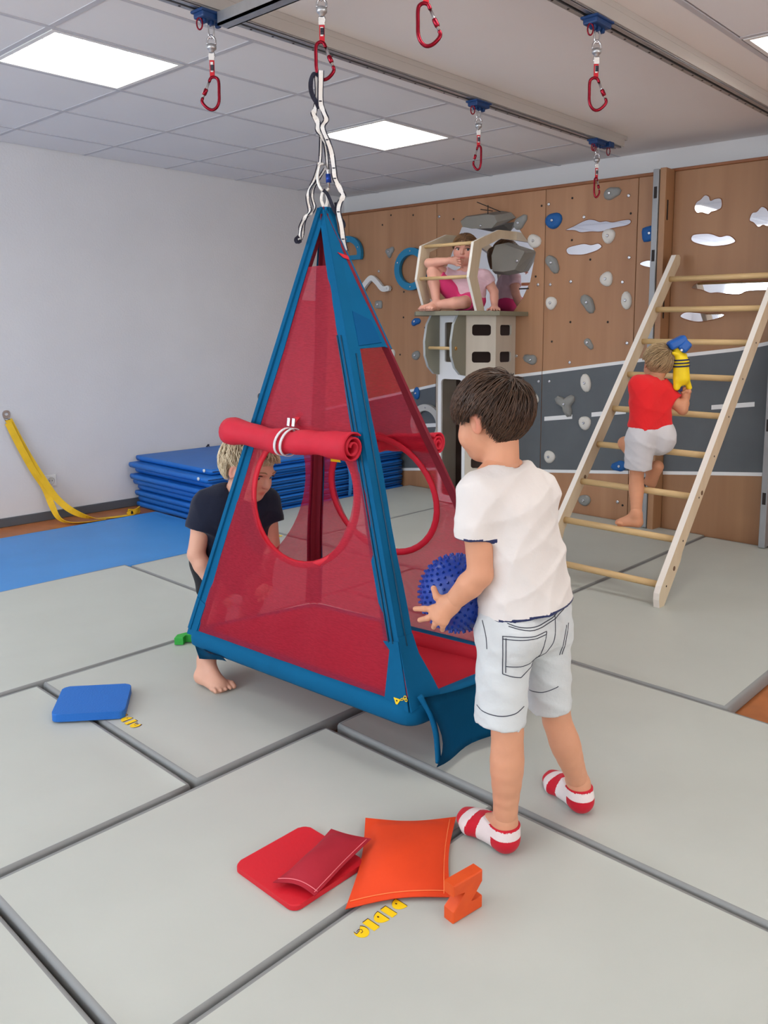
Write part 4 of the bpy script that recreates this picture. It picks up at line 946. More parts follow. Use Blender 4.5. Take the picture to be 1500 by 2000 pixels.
# rolled-up window covers
def roll(f, u0, u1, v, out, r, name, sag=0.0, n=22):
    b = B(); axd = f.ax; ring = []
    turns = 2.35; K = 46; th = 0.0045
    for i in range(n+1):
        s = i/n; c = f.at(u0+(u1-u0)*s, v-sag*math.sin(PI*s)+0.004*math.sin(s*11), out); rr_ = r*(1+0.07*math.sin(s*14+1)+0.04*math.sin(s*31)) * (1.0 if 0.06 < s < 0.94 else 1.06)
        pin = 0.84 if abs(s-0.53) < 0.04 else 1.0
        prof = []
        for k in range(K+1):
            a = 2*PI*turns*k/K; q_ = (0.28+0.72*k/K)*rr_*pin; prof.append((q_, a))
        pts = [c + f.n*(q_*math.cos(a)) + f.ay*(q_*math.sin(a)) for q_, a in prof] + [c + f.n*((q_-th)*math.cos(a)) + f.ay*((q_-th)*math.sin(a)) for q_, a in reversed(prof)]
        ring.append([b.verts.new(p) for p in pts])
    L_ = len(ring[0])
    for i in range(n):
        for j in range(L_): b.faces.new((ring[i][j], ring[i][(j+1) % L_], ring[i+1][(j+1) % L_], ring[i+1][j])).smooth = True
    h = L_//2
    for rg in (ring[0], ring[-1]):
        for j in range(h-1): b.faces.new((rg[j], rg[j+1], rg[L_-2-j], rg[L_-1-j]))
    return obj(name, b, m_roll, tent)
rl = roll(FFr, 0.165, 0.735, 0.715, 0.047, 0.045, 'rolled_window_cover', 0.012)
roll(FBk, 0.20, 0.66, 0.70, 0.04, 0.036, 'rolled_window_cover', 0.02)
for du in (-0.014, 0.012):
    b = B(); c = FFr.at(0.455+du, 0.705, 0.047); pts = [c+FFr.n*(0.0435*math.cos(a))+FFr.ay*(0.045*math.sin(a))+FFr.ax*0.012*math.sin(a) for a in [2*PI*i/26 for i in range(26)]]
    ribbon(b, pts+pts[:1], 0.009, FFr.ax, 0.0014); obj('tie_tape', b, m_reflect, tent)
b = B(); obox(b, FFr.at(0.448, 0.768, 0.045), FFr.ax, FFr.ay, FFr.n, 0.006, 0.014, 0.004, 0.002); obox(b, FFr.at(0.470, 0.768, 0.045), FFr.ax, FFr.ay, FFr.n, 0.006, 0.014, 0.004, 0.002); obj('tie_buckle', b, m_steel, tent)
b = B(); ribbon(b, [FFr.at(0.459, 0.80, 0.004), FFr.at(0.459, 0.775, 0.03), FFr.at(0.459, 0.755, 0.042)], 0.022, FFr.ax, 0.0015); obj('tie_tab', b, m_hem, tent)
# yellow emblem: triangle with a point and a looped tail, at the front corner and once inside
def emblem(o, ax, ay, n, s):
    b = B(); prism(b, [(-0.020*s,0.008*s),(0.010*s,0.008*s),(-0.005*s,-0.018*s)], o, ax, ay, n, 0.0015); e = obj('yellow_emblem', b, m_print, tent)
    b = B(); prism(b, [(-0.005*s+0.003*s*math.cos(a), 0.0005*s+0.003*s*math.sin(a)) for a in [2*PI*i/10 for i in range(10)]], o+n*0.0012, ax, ay, n, 0.001); obj('emblem_dot', b, m_black, e)
    for pts in ([(0.006,0.006),(0.016,0.014),(0.026,0.017)], [(0.008,0.005),(0.018,0.008),(0.026,0.014)], [(0.029+0.0055*math.cos(a), 0.020+0.0055*math.sin(a)) for a in [2*PI*i/10 for i in range(11)]], [(0.034+0.005*math.cos(a), 0.013+0.005*math.sin(a)) for a in [2*PI*i/10 for i in range(11)]]):
        b = B(); tube(b, [o+ax*(p[0]*s)+ay*(p[1]*s)+n*0.0015 for p in pts], 0.0014*s, 6); obj('emblem_line', b, m_print, e)
emblem(FFr.at(FFr.w-0.035, 0.004, 0.0085), FFr.ax, FFr.ay, FFr.n, 0.85)
b = B(); prism(b, [(-0.022,-0.02),(0.024,-0.02),(0.014,0.02),(-0.01,0.02)], FBk.at(0.24, 0.63, -0.012), FBk.ax, FBk.ay, -FBk.n, 0.002); e = obj('yellow_label', b, m_print, tent)
b = B(); prism(b, [(-0.006,-0.010),(0.006,-0.010),(0.0,0.006)], FBk.at(0.24, 0.63, -0.0142), FBk.ax, FBk.ay, -FBk.n, 0.001); obj('label_mark', b, m_black, e)

# ------------------------------------------------------------------ webbing chain between carabiner and tent
SP = {
'w_main':[(-2.0737, 1.8012, 2.1167), (-2.0758, 1.7993, 2.0251), (-2.0678, 1.8064, 1.9913), (-2.0632, 1.8104, 1.9698), (-2.0718, 1.8028, 1.9481), (-2.0613, 1.812, 1.9095), (-2.052, 1.8202, 1.8707), (-2.0464, 1.8252, 1.8238), (-2.0442, 1.8271, 1.7925), (-2.0311, 1.8386, 1.758), (-2.0251, 1.8438, 1.7391), (-2.0339, 1.8361, 1.7169), (-2.0366, 1.8338, 1.69), (-2.0308, 1.8389, 1.6503), (-2.0262, 1.8429, 1.6056), (-2.0203, 1.848, 1.5704)],
'dark_loop':[(-2.0763, 1.7989, 2.0984), (-2.0882, 1.7884, 2.1075), (-2.0967, 1.7809, 2.0922), (-2.0983, 1.7795, 2.0617), (-2.0926, 1.7846, 2.0372), (-2.0855, 1.7908, 2.022), (-2.0797, 1.7959, 2.0036)],
'w2':[(-2.0834, 1.7926, 2.1014), (-2.0829, 1.7931, 2.0404), (-2.0893, 1.7874, 2.0035), (-2.0931, 1.7841, 1.9881), (-2.0837, 1.7923, 1.9635), (-2.0828, 1.7931, 1.9388), (-2.0709, 1.8036, 1.9172), (-2.0591, 1.814, 1.8939), (-2.0556, 1.8171, 1.8784)],
'thinL':[(-2.0769, 1.7984, 1.9295), (-2.0787, 1.7967, 1.8705), (-2.0803, 1.7954, 1.8362)],
'thinR':[(-2.072, 1.8026, 1.9296), (-2.0654, 1.8085, 1.8706), (-2.0622, 1.8113, 1.8238)],
'dangleA':[(-2.0814, 1.7943, 1.8424), (-2.0942, 1.7832, 1.7922), (-2.108, 1.771, 1.7576), (-2.1108, 1.7685, 1.726), (-2.1063, 1.7725, 1.6944), (-2.1175, 1.7626, 1.6752), (-2.1277, 1.7537, 1.6497), (-2.1304, 1.7513, 1.6258), (-2.1332, 1.7488, 1.6018)],
'dangleB':[(-2.067, 1.8071, 1.83), (-2.0819, 1.7939, 1.8001), (-2.0969, 1.7807, 1.7639), (-2.1009, 1.7772, 1.7371), (-2.0951, 1.7823, 1.7071), (-2.1027, 1.7757, 1.688), (-2.1163, 1.7637, 1.6753), (-2.1215, 1.7591, 1.6498), (-2.1269, 1.7544, 1.6147), (-2.1358, 1.7466, 1.5954)],
'tipend':[(-2.133, 1.749, 1.6146), (-2.1406, 1.7424, 1.605), (-2.137, 1.7455, 1.5954), (-2.1283, 1.7532, 1.6019)],
'downdark':[(-2.0726, 1.8021, 1.7578), (-2.0629, 1.8106, 1.7452), (-2.0534, 1.8189, 1.7168), (-2.0451, 1.8263, 1.6899), (-2.0366, 1.8337, 1.6821)],
'downdark2':[(-2.0448, 1.8265, 1.7216), (-2.039, 1.8316, 1.6852), (-2.027, 1.8422, 1.663), (-2.0246, 1.8443, 1.6487), (-2.0296, 1.8399, 1.6407)],
'apexloop':[(-2.0719, 1.8027, 1.7056), (-2.0778, 1.7975, 1.7262), (-2.0764, 1.7988, 1.7451), (-2.0714, 1.8032, 1.7578)],
'apexloop2':[(-2.0682, 1.8059, 1.7057), (-2.0631, 1.8104, 1.7263), (-2.0654, 1.8084, 1.7452), (-2.0701, 1.8043, 1.7578)],
'scarab':[(-2.0717, 1.8029, 1.8393), (-2.0791, 1.7964, 1.8377), (-2.084, 1.7921, 1.8268), (-2.0868, 1.7897, 1.8001), (-2.0834, 1.7926, 1.7734), (-2.0762, 1.7989, 1.7577), (-2.0665, 1.8075, 1.7562), (-2.0603, 1.8129, 1.7641)],
'gate':[(-2.0603, 1.8129, 1.7641), (-2.0611, 1.8123, 1.8144), (-2.0693, 1.805, 1.8378)],
'sleeve':[(-2.0602, 1.813, 1.7814), (-2.0611, 1.8122, 1.8081)],
}
ch = thing('webbing_chain', 'white daisy chain webbing with navy edges knotted above the tent', 'strap', (-2.07, 1.80, 1.60))
def web(name, key, w, m, off=0.0, edge=True, sub=5, sway=0.5):
    pts = [p - FWH*off for p in catmull(SP[key], sub)]; n = len(pts)
    side = [(SR*1.0 + FWH*sway*math.sin(i*0.5)).normalized() for i in range(n)]
    b = B(); ribbon(b, pts, w, side, 0.0014); o = obj(name, b, m, ch)
    if edge:
        for s in (-1, 1):
            b = B(); tube(b, [p+side[i]*s*w*0.5 for i, p in enumerate(pts)], 0.0021, 5); obj('navy_edge', b, m_navyweb, o)
    return o
mn = web('chain_web', 'w_main', 0.0155, m_whiteweb, 0.012)
web('chain_web', 'w2', 0.0155, m_whiteweb, 0.006)
web('dark_loop', 'dark_loop', 0.014, m_navyweb, 0.010, False)
web('thin_web', 'thinL', 0.008, m_whiteweb, 0.0); web('thin_web', 'thinR', 0.008, m_whiteweb, -0.004)
web('loose_tail', 'dangleA', 0.010, m_whiteweb, 0.0, True, 5, 0.9); web('loose_tail', 'dangleB', 0.008, m_whiteweb, -0.006, True, 5, 0.9)
web('tail_tip', 'tipend', 0.011, m_navyweb, 0.003, False)
web('dark_web', 'downdark', 0.011, m_navyweb, 0.008, False); web('dark_web', 'downdark2', 0.009, m_navyweb, -0.004, False)
web('apex_loop', 'apexloop', 0.009, m_whiteweb, 0.002, False); web('apex_loop', 'apexloop2', 0.009, m_whiteweb, 0.002, False)
for i in (1, 5, 7, 8, 12, 14):
    p = V3(SP['w_main'][i]) - FWH*0.015; b = B(); obox(b, p, SR, FWH, Z_, 0.0045, 0.001, 0.0016); obj('bar_tack', b, m_navyweb, mn)
cb = thing('steel_carabiner', 'silver carabiner with blue sleeve joining tent and webbing', 'carabiner', (-2.07, 1.80, 1.755))
b = B(); tube(b, catmull(SP['scarab'], 4), 0.0052, 8); obj('body', b, mat('silver_alloy', (214, 212, 206), 0.3, metal=0.7), cb)
b = B(); tube(b, SP['gate'], 0.0042, 8); obj('gate', b, m_steel, cb)
b = B(); tube(b, SP['sleeve'], 0.0085, 10); obj('gate_sleeve', b, mat('blue_anodised', (20, 60, 150), 0.3, metal=0.5), cb)

# ------------------------------------------------------------------ toys and pads on the mats
def find(lbl): return next(o for o in bpy.data.objects if o.get('label') == lbl)
def pad(name, cs, z0, th, m, label, cat, r=0.022):
    c = sum((Vector(p) for p in cs), Vector((0,0)))/4; a = (Vector(cs[1])-Vector(cs[0])); d = Vector(cs[3])-Vector(cs[0]); w, h = a.length, d.length
    a.normalize(); d.normalize(); b = B()
    prism(b, rrect(w, h, r, 5), (c.x, c.y, z0), (a.x, a.y, 0), (d.x, d.y, 0), Z_, th, bevel=0.003, seg=2)
    return tag(obj(name, b, m), label, cat)
pad('foam_pad', [(-2.612,1.085), (-2.462,1.258), (-2.64,1.385), (-2.795,1.21)], ZM+0.0005, 0.026, m_bluepad, 'blue square rubber pad lying alone at left', 'pad')
pad('foam_pad', [(-1.556,1.045), (-1.556,1.262), (-1.33,1.262), (-1.33,1.045)], ZM-0.003, 0.013, m_redpad, 'bright red square pad under the crimson bean bag', 'pad')
def pillow(name, cs, z0, bulge, m, label, n=18, lift=None, seamm=None, hem=0.018):
    """sewn bag: two skins meeting in a flat hem"""
    b = B(); T = thing(name, label, 'bean bag', (sum(c[0] for c in cs)/4, sum(c[1] for c in cs)/4, z0))
    def P_(u, v): 
        p = (Vector(cs[0])*(1-u)+Vector(cs[1])*u)*(1-v) + (Vector(cs[3])*(1-u)+Vector(cs[2])*u)*v
        k = 0.05*math.sin(PI*u); c = Vector((sum(q[0] for q in cs)/4, sum(q[1] for q in cs)/4))
        p = p + (c-p)*(0.10*(math.sin(PI*u)*(1-math.sin(PI*v)) + math.sin(PI*v)*(1-math.sin(PI*u))))
        return p
    def H(u, v):
        e = min(u, 1-u, v, 1-v)
        s = (max(0, math.sin(PI*min(1, max(0, (u-0.05)/0.9))))*max(0, math.sin(PI*min(1, max(0, (v-0.05)/0.9)))))**0.55
        return bulge*s*(1+0.12*math.sin(5*u+3*v)+0.08*math.sin(9*v-4*u)) 
    tops, bots = [], []
    for i in range(n+1):
        rt, rb = [], []
        for j in range(n+1):
            u, v = i/n, j/n; p = P_(u, v); lz = lift(u, v) if lift else 0.0
            mid = z0+lz+0.008
            rt.append(b.verts.new((p.x, p.y, mid+H(u, v)*0.85+0.001)))
            rb.append(b.verts.new((p.x, p.y, max(z0+lz+0.0005, mid-H(u, v)*0.3))))
        tops.append(rt); bots.append(rb)
    for i in range(n):
        for j in range(n):
            b.faces.new((tops[i][j], tops[i+1][j], tops[i+1][j+1], tops[i][j+1])).smooth = True
            b.faces.new((bots[i][j], bots[i][j+1], bots[i+1][j+1], bots[i+1][j])).smooth = True
    def top(u, v):
        p = P_(u, v); return Vector((p.x, p.y, z0+(lift(u, v) if lift else 0)+0.0105+H(u, v)*0.85))
    obj('bag', b, m, T)
    for (pa, pb) in (((0.02,0.055),(0.98,0.055)), ((0.945,0.03),(0.945,0.97))):
        b = B(); tube(b, [top(pa[0]+(pb[0]-pa[0])*i/20, pa[1]+(pb[1]-pa[1])*i/20) for i in range(21)], 0.0011, 5); obj('stitching', b, seamm or m, T)
    return T
pillow('bean_bag', [(-1.246,1.118), (-1.10,1.30), (-1.29,1.545), (-1.462,1.385)], ZM, 0.042, m_orange, 'large orange bean bag on the mat beside the letter', seamm=mat('orange_thread', (255, 140, 80), 0.7))
pillow('bean_bag', [(-1.418,1.055), (-1.312,1.088), (-1.352,1.30), (-1.455,1.262)], ZM+0.011, 0.032, m_redbag, 'crimson bean bag lying across the bright red pad', lift=lambda u, v: 0.004+0.022*math.sin(PI*min(1, u*1.0))*0.2+0.016*(v**2), seamm=mat('pink_thread', (236, 120, 130), 0.7))
# orange block letter standing up
b = B(); a = Vector((0.012, 0.088, 0)).normalized(); th = Vector((a.y, -a.x, 0))
W_, Hh = 0.086, 0.088
zp = [(0,0),(W_,0),(W_,0.027),(0.044,0.027),(W_,0.062),(W_,Hh),(0,Hh),(0,0.062),(0.042,0.062),(0,0.027)]
prism(b, zp, Vector((-1.077, 1.252, ZM-0.001)), a, Z_, th, 0.030, bevel=0.003, seg=2)
tag(obj('block_letter', b, m_orangew), 'orange block letter Z standing on edge by the orange bag', 'block letter')
# green block letter lying half hidden behind the tent corner
b = B(); gp = [(-0.03,-0.035),(0.005,-0.035),(0.005,-0.005),(0.05,-0.005),(0.05,-0.035),(0.085,-0.035),(0.085,0.03),(0.0,0.03),(-0.03,0.002)]
prism(b, gp, Vector((-2.915, 1.76, ZM+0.0005)), Vector((0.75,0.66,0)), Vector((-0.66,0.75,0)), Z_, 0.030, bevel=0.003, seg=2)
tag(obj('block_letter', b, m_green), 'green block letter half hidden behind the left tent corner', 'block letter')
# printed lettering on the mats
def letters(mat_label, origin, seq, tall, glyphs, z):
    par = find(mat_label); seq, tall = V3(seq), V3(tall)
    for g, s in glyphs:
        o = V3(origin)+seq*s; o.z = z
        if g == 'I': pts = [(-0.008,-0.018),(0.008,-0.018),(0.008,0.018),(-0.008,0.018)]
        elif g == 'D': pts = [(0.010,-0.018),(0.010,0.018)] + [(0.010-0.024*math.sin(q), 0.018*math.cos(q)) for q in [PI*k/12 for k in range(1, 12)]]
        else: pts = [(0.015*math.cos(q), 0.018*math.sin(q)) for q in [PI*k/14*1.5-0.9 for k in range(15)]] + [(-0.012,-0.002),(-0.002,-0.004)]
        b = B(); prism(b, [(p[0]+0.002, p[1]-0.0025) for p in pts], o, seq, tall, Z_, 0.0006); obj('printed_shadow', b, m_printd, par)
        b = B(); prism(b, pts, o+Z_*0.0004, seq, tall, Z_, 0.0006); obj('printed_letter', b, m_print, par)
        if g == 'D': b = B(); prism(b, [(-0.001+0.002*math.cos(q), -0.006+0.0028*math.sin(q)) for q in [2*PI*k/8 for k in range(8)]], o+Z_*0.0008, seq, tall, Z_, 0.0006); obj('printed_mark', b, m_printd, par)
        if g == 'G': b = B(); tube(b, [o+Z_*0.001+seq*p[0]+tall*p[1] for p in ((-0.006,-0.008),(0.0,-0.010),(0.005,-0.004),(0.002,0.002),(-0.004,0.002))], 0.0008, 5); obj('printed_mark', b, m_printd, par)
letters('large grey mat at bottom right with yellow print', (-1.178,1.102,0), (0,1,0), (1,0,0), [('G',0),('I',0.028),('D',0.056),('I',0.082),('D',0.112)], ZM-0.0015)
letters('grey mat under the bare foot of crouching boy', (-2.458,1.260,0), (1,0,0), (0,-1,0), [('D',0),('I',0.031),('G',0.062),('I',-0.031)], ZM-0.0015)
letters('grey mat behind crouching blond boy beside blue mats', (-4.05,3.13,0), (-1,0,0), (0,1,0), [('D',0),('I',0.031),('G',0.062)], ZM-0.0055)

# ------------------------------------------------------------------ bodies: implicit surfaces turned into meshes
class Field:
    """signed distance on a grid; smooth unions of tapered capsules and ellipsoids"""
    def __init__(s, lo, hi, h):
        s.lo = np.array(lo, np.float32); s.h = h
        s.n = np.ceil((np.array(hi)-np.array(lo))/h).astype(int)+1
        s.D = np.full(s.n, 0.06, np.float32)
    def sub(s, lo, hi):
        a = np.maximum(np.floor((np.array(lo)-s.lo)/s.h).astype(int), 0); b = np.minimum(np.ceil((np.array(hi)-s.lo)/s.h).astype(int)+1, s.n)
        if np.any(b <= a): return None, None
        g = [s.lo[i]+s.h*np.arange(a[i], b[i], dtype=np.float32) for i in range(3)]
        return tuple(slice(a[i], b[i]) for i in range(3)), (g[0][:, None, None], g[1][None, :, None], g[2][None, None, :])
    def blend(s, sl, d, k, mode):
        A = s.D[sl]
        if mode == 'sub':
            d = -d; q = np.maximum(k-np.abs(A-d), 0)/k; s.D[sl] = np.maximum(A, d)+q*q*k*0.25
        else:
            q = np.maximum(k-np.abs(A-d), 0)/k; s.D[sl] = np.minimum(A, d)-q*q*k*0.25
    def rc(s, a, b, ra, rb, k=0.02, mode='add'):
        a, b = np.array(a, np.float32), np.array(b, np.float32); m = max(ra, rb)+k+0.03
        sl, G = s.sub(np.minimum(a, b)-m, np.maximum(a, b)+m)
        if sl is None: return s
        ba = b-a; l2 = float(ba@ba)+1e-9
        px, py, pz = G[0]-a[0], G[1]-a[1], G[2]-a[2]
        t = np.clip((px*ba[0]+py*ba[1]+pz*ba[2])/l2, 0, 1)
        d = np.sqrt((px-t*ba[0])**2+(py-t*ba[1])**2+(pz-t*ba[2])**2)-(ra+(rb-ra)*t)
        s.blend(sl, d, k, mode); return s
    def chain(s, pts, rs, k=0.007):
        for i in range(len(pts)-1): s.rc(pts[i], pts[i+1], rs[i], rs[i+1], k)
        return s
    def el(s, c, ax, r, k=0.02, mode='add'):
        c = np.array(c, np.float32); R_ = np.array([list(a) for a in ax], np.float32); m = max(r)+k+0.02
        sl, G = s.sub(c-m, c+m)
        if sl is None: return s
        px, py, pz = G[0]-c[0], G[1]-c[1], G[2]-c[2]
        q = [(px*R_[i][0]+py*R_[i][1]+pz*R_[i][2]) for i in range(3)]
        k0 = np.sqrt(sum((q[i]/r[i])**2 for i in range(3)))+1e-6; k1 = np.sqrt(sum((q[i]/(r[i]*r[i]))**2 for i in range(3)))+1e-6
        s.blend(sl, k0*(k0-1)/k1, k, mode); return s
    def grid(s):
        return [s.lo[i]+s.h*np.arange(s.n[i], dtype=np.float32).reshape([-1 if j == i else 1 for j in range(3)]) for i in range(3)]
    def cut(s, p, n):
        G = s.grid(); n = V3(n).normalized()
        s.D = np.maximum(s.D, (G[0]-p[0])*n[0]+(G[1]-p[1])*n[1]+(G[2]-p[2])*n[2]).astype(np.float32); return s
    def merge(s, o, k=0.02):
        q = np.maximum(k-np.abs(s.D-o.D), 0)/k; s.D = np.minimum(s.D, o.D)-q*q*k*0.25; return s
    def minus(s, o): s.D = np.maximum(s.D, -o.D); return s
    def folds(s, amp, dirs):
        """cloth folds: sums of warped waves added to the distance"""
        G = s.grid(); w = 0
        for (d, f, ph, wd, wf) in dirs:
            arg = f*(G[0]*d[0]+G[1]*d[1]+G[2]*d[2]) + 1.6*np.sin(wf*(G[0]*wd[0]+G[1]*wd[1]+G[2]*wd[2])+ph)
            w = w + (1-np.abs(np.sin(0.5*arg+ph)))**2
        s.D = s.D - amp*(w/len(dirs)-0.25); return s
    def mesh(s):
        D = s.D; D[0], D[-1] = 0.05, 0.05; D[:, 0], D[:, -1] = 0.05, 0.05; D[:, :, 0], D[:, :, -1] = 0.05, 0.05
        ins = D < 0
        n = np.array(D.shape)-1
        c = np.zeros(n, np.int8)
        for i in (0, 1):
            for j in (0, 1):
                for k in (0, 1): c += ins[i:n[0]+i, j:n[1]+j, k:n[2]+k]
        cell = np.argwhere((c > 0) & (c < 8))
        idx = np.full(n, -1, np.int32); idx[tuple(cell.T)] = np.arange(len(cell))
        acc = np.zeros((len(cell), 3)); cnt = np.zeros(len(cell))
        cor = [(i, j, k) for i in (0, 1) for j in (0, 1) for k in (0, 1)]
        val = {q: D[cell[:, 0]+q[0], cell[:, 1]+q[1], cell[:, 2]+q[2]] for q in cor}
        for a in cor:
            for ax in range(3):
                if a[ax] == 0:
                    b_ = list(a); b_[ax] = 1; b_ = tuple(b_); va, vb = val[a], val[b_]; m = (va < 0) != (vb < 0)
                    t = np.where(m, va/np.where(m, va-vb, 1), 0)
                    p = np.tile(np.array(a, float), (len(cell), 1)); p[:, ax] += t
                    acc[m] += p[m]; cnt[m] += 1
        v = s.lo+s.h*(cell+acc/np.maximum(cnt, 1)[:, None])
        fs = []
        for ax in range(3):
            u, w = (ax+1) % 3, (ax+2) % 3
            sl0 = [slice(None)]*3; sl1 = [slice(None)]*3; sl0[ax] = slice(0, -1); sl1[ax] = slice(1, None)
            A, Bq = ins[tuple(sl0)], ins[tuple(sl1)]
            e = np.argwhere(A != Bq); ok = (e[:, u] > 0) & (e[:, w] > 0) & (e[:, u] < n[u]) & (e[:, w] < n[w]); e = e[ok]
            q = []
            for du, dw in ((-1, -1), (0, -1), (0, 0), (-1, 0)):
                x = e.copy(); x[:, u] += du; x[:, w] += dw; q.append(idx[tuple(x.T)])
            q = np.stack(q, 1); flip = ~A[tuple(e.T)]; q[flip] = q[flip][:, ::-1]; fs.append(q)
        f = np.concatenate(fs); f = f[(f >= 0).all(1)]
        return v, f
def smooth_mesh(v, f, it=1, lam=0.5):
    n = len(v)
    for _ in range(it):
        acc = np.zeros_like(v); cnt = np.zeros(n)
        for i in range(4):
            a, b_ = f[:, i], f[:, (i+1) % 4]
            np.add.at(acc, a, v[b_]); np.add.at(cnt, a, 1)
        v = v+lam*(acc/np.maximum(cnt, 1)[:, None]-v)
    return v
def field_obj(name, fields, m, parent, base=None, attr=None, sm=1):
    V_, F_, o = [], [], 0
    for fd in fields:
        v, f = fd.mesh(); v = smooth_mesh(v, f, sm); V_.append(v); F_.append(f+o); o += len(v)
    v, f = np.concatenate(V_), np.concatenate(F_)
    base = np.array(origin_of(parent)) if base is None else np.array(base)
    me = bpy.data.meshes.new(name); me.from_pydata([tuple(x) for x in (v-base)], [], [tuple(int(i) for i in q) for q in f]); me.update()
    me.polygons.foreach_set('use_smooth', [True]*len(me.polygons))
    me.materials.append(m)
    if attr:
        for nm, fn in attr.items():
            at = me.attributes.new(nm, 'FLOAT', 'POINT'); at.data.foreach_set('value', fn(v).astype(np.float32))
    ob = bpy.data.objects.new(name, me); COL.objects.link(ob); ob.parent = parent; ob.location = Vector(base)-origin_of(parent)
    return ob
def skin_mat(name, rgb, blush):
    m = mat(name, rgb, 0.5, var=(14, 0.05), bump=(220, 0.04), sss=0.06, spec=0.3)
    nt = m.node_tree; b = nt.nodes['Principled BSDF']; L = nt.links
    src = b.inputs['Base Color'].links[0].from_socket
    at = nt.nodes.new('ShaderNodeAttribute'); at.attribute_name = 'blush'
    mx = nt.nodes.new('ShaderNodeMix'); mx.data_type = 'RGBA'; mx.inputs['B'].default_value = (*lin(blush), 1)
    L.new(at.outputs['Fac'], mx.inputs['Factor']); L.new(src, mx.inputs['A']); L.new(mx.outputs['Result'], b.inputs['Base Color'])
    return m
def hair_mat(name, dark, light):
    m = mat(name, light, 0.42, spec=0.4); nt = m.node_tree; b = nt.nodes['Principled BSDF']
    at = nt.nodes.new('ShaderNodeAttribute'); at.attribute_name = 'shade'
    r = nt.nodes.new('ShaderNodeValToRGB'); r.color_ramp.elements[0].color = (*lin(dark), 1); r.color_ramp.elements[1].color = (*lin(light), 1)
    nt.links.new(at.outputs['Fac'], r.inputs[0]); nt.links.new(r.outputs[0], b.inputs['Base Color'])
    return m
class Head:
    """head frame: x = its right, y = face direction, z = crown; unit = head height"""
    def __init__(s, c, face, up, size):
        s.c = V3(c); s.y = V3(face).normalized(); s.x = s.y.cross(V3(up)).normalized(); s.z = s.x.cross(s.y); s.s = size
    def p(s, x, y, z): return s.c+(s.x*x+s.y*y+s.z*z)*s.s
    def loc(s, v):
        d = np.asarray(v)-np.array(s.c); return np.stack([d@np.array(s.x), d@np.array(s.y), d@np.array(s.z)], -1)/s.s
    def field(s, neck=None, nr=0.045, h=0.0028):
        S_ = s.s; m = 0.66*S_+0.02
        lo, hi = np.array(s.c)-m, np.array(s.c)+m
        if neck is not None: lo, hi = np.minimum(lo, np.array(neck)-0.05), np.maximum(hi, np.array(neck)+0.05)
        F_ = Field(lo, hi, h); A = (s.x, s.y, s.z)
        def E(c, r, k=0.04, mode='add'): F_.el(s.p(*c), A, tuple(q*S_ for q in r), k*S_, mode)
        E((0,-0.06,0.13), (0.355,0.44,0.37)); E((0,0.11,-0.12), (0.30,0.29,0.36), 0.12); E((0,0.225,-0.345), (0.17,0.16,0.125), 0.12)
        for q in (-1, 1):
            E((q*0.165,0.235,-0.16), (0.145,0.14,0.15), 0.08)
            E((q*0.36,-0.04,-0.03), (0.035,0.085,0.125), 0.03); E((q*0.385,-0.005,-0.02), (0.025,0.045,0.075), 0.02, 'sub')
        E((0,0.345,0.10), (0.24,0.08,0.055), 0.06)
        F_.rc(s.p(0,0.395,0.03), s.p(0,0.455,-0.105), 0.034*S_, 0.048*S_, 0.04*S_)
        for q in (-1, 1): F_.rc(s.p(q*0.035,0.425,-0.115), s.p(q*0.035,0.40,-0.11), 0.03*S_, 0.03*S_, 0.03*S_)
        for q in (-1, 1): E((q*0.155,0.415,0.015), (0.085,0.07,0.05), 0.05, 'sub')
        E((0,0.375,-0.225), (0.095,0.05,0.026), 0.025); E((0,0.365,-0.275), (0.08,0.05,0.028), 0.025)
        if neck is not None: F_.rc(s.p(0,-0.09,-0.25), neck, 0.20*S_, nr, 0.06*S_)
        return F_
    def lips(s, v):
        q = s.loc(v); d = np.sqrt((q[:, 0]/0.095)**2+((q[:, 2]+0.25)/0.05)**2)
        lip = np.clip(1.5-d*1.25, 0, 1)*(q[:, 1] > 0.33)
        ck = 0.35*np.exp(-(((np.abs(q[:, 0])-0.2)/0.1)**2+((q[:, 2]+0.14)/0.1)**2))*(q[:, 1] > 0.1)
        ear = 0.55*np.clip((np.abs(q[:, 0])-0.345)/0.05, 0, 1)*(np.abs(q[:, 2]) < 0.2)*(np.abs(q[:, 1]+0.03) < 0.15)
        return np.clip(lip*0.8+ck+ear, 0, 1)
    def eyes(s, parent, iris=(70, 82, 92), gaze=(0, 0)):
        for q in (-1, 1):
            c = s.p(q*0.152, 0.272, 0.012); b = B()
            bmesh.ops.create_uvsphere(b, u_segments=16, v_segments=10, radius=0.082*s.s)
            for v in b.verts: v.co += c
            for f in b.faces: f.smooth = True
            e = obj('eyeball', b, mat('eye_white', (226, 222, 218), 0.25), parent, base=c)
            g = (s.y+s.x*gaze[0]+s.z*gaze[1]).normalized()
            b = B(); lathe(b, [(0.04*s.s, 0), (0.037*s.s, 0.004*s.s), (0.018*s.s, 0.0095*s.s)], c+g*0.0715*s.s, g, 14); obj('iris', b, mat('iris_%d' % iris[0], iris, 0.2), e)
            b = B(); lathe(b, [(0.018*s.s, 0), (0.012*s.s, 0.003*s.s)], c+g*0.0815*s.s, g, 10); obj('pupil', b, m_black, e)
            # lids
            b = B(); A0 = [s.p(q*0.155+0.088*math.cos(a), 0.375-0.03*abs(math.cos(a))**2, 0.018+0.040*math.sin(a)) for a in [PI*k/8 for k in range(9)]]
            tube(b, A0, 0.011*s.s, 6); obj('lash_line', b, mat('lash', (66, 44, 36), 0.6), parent)
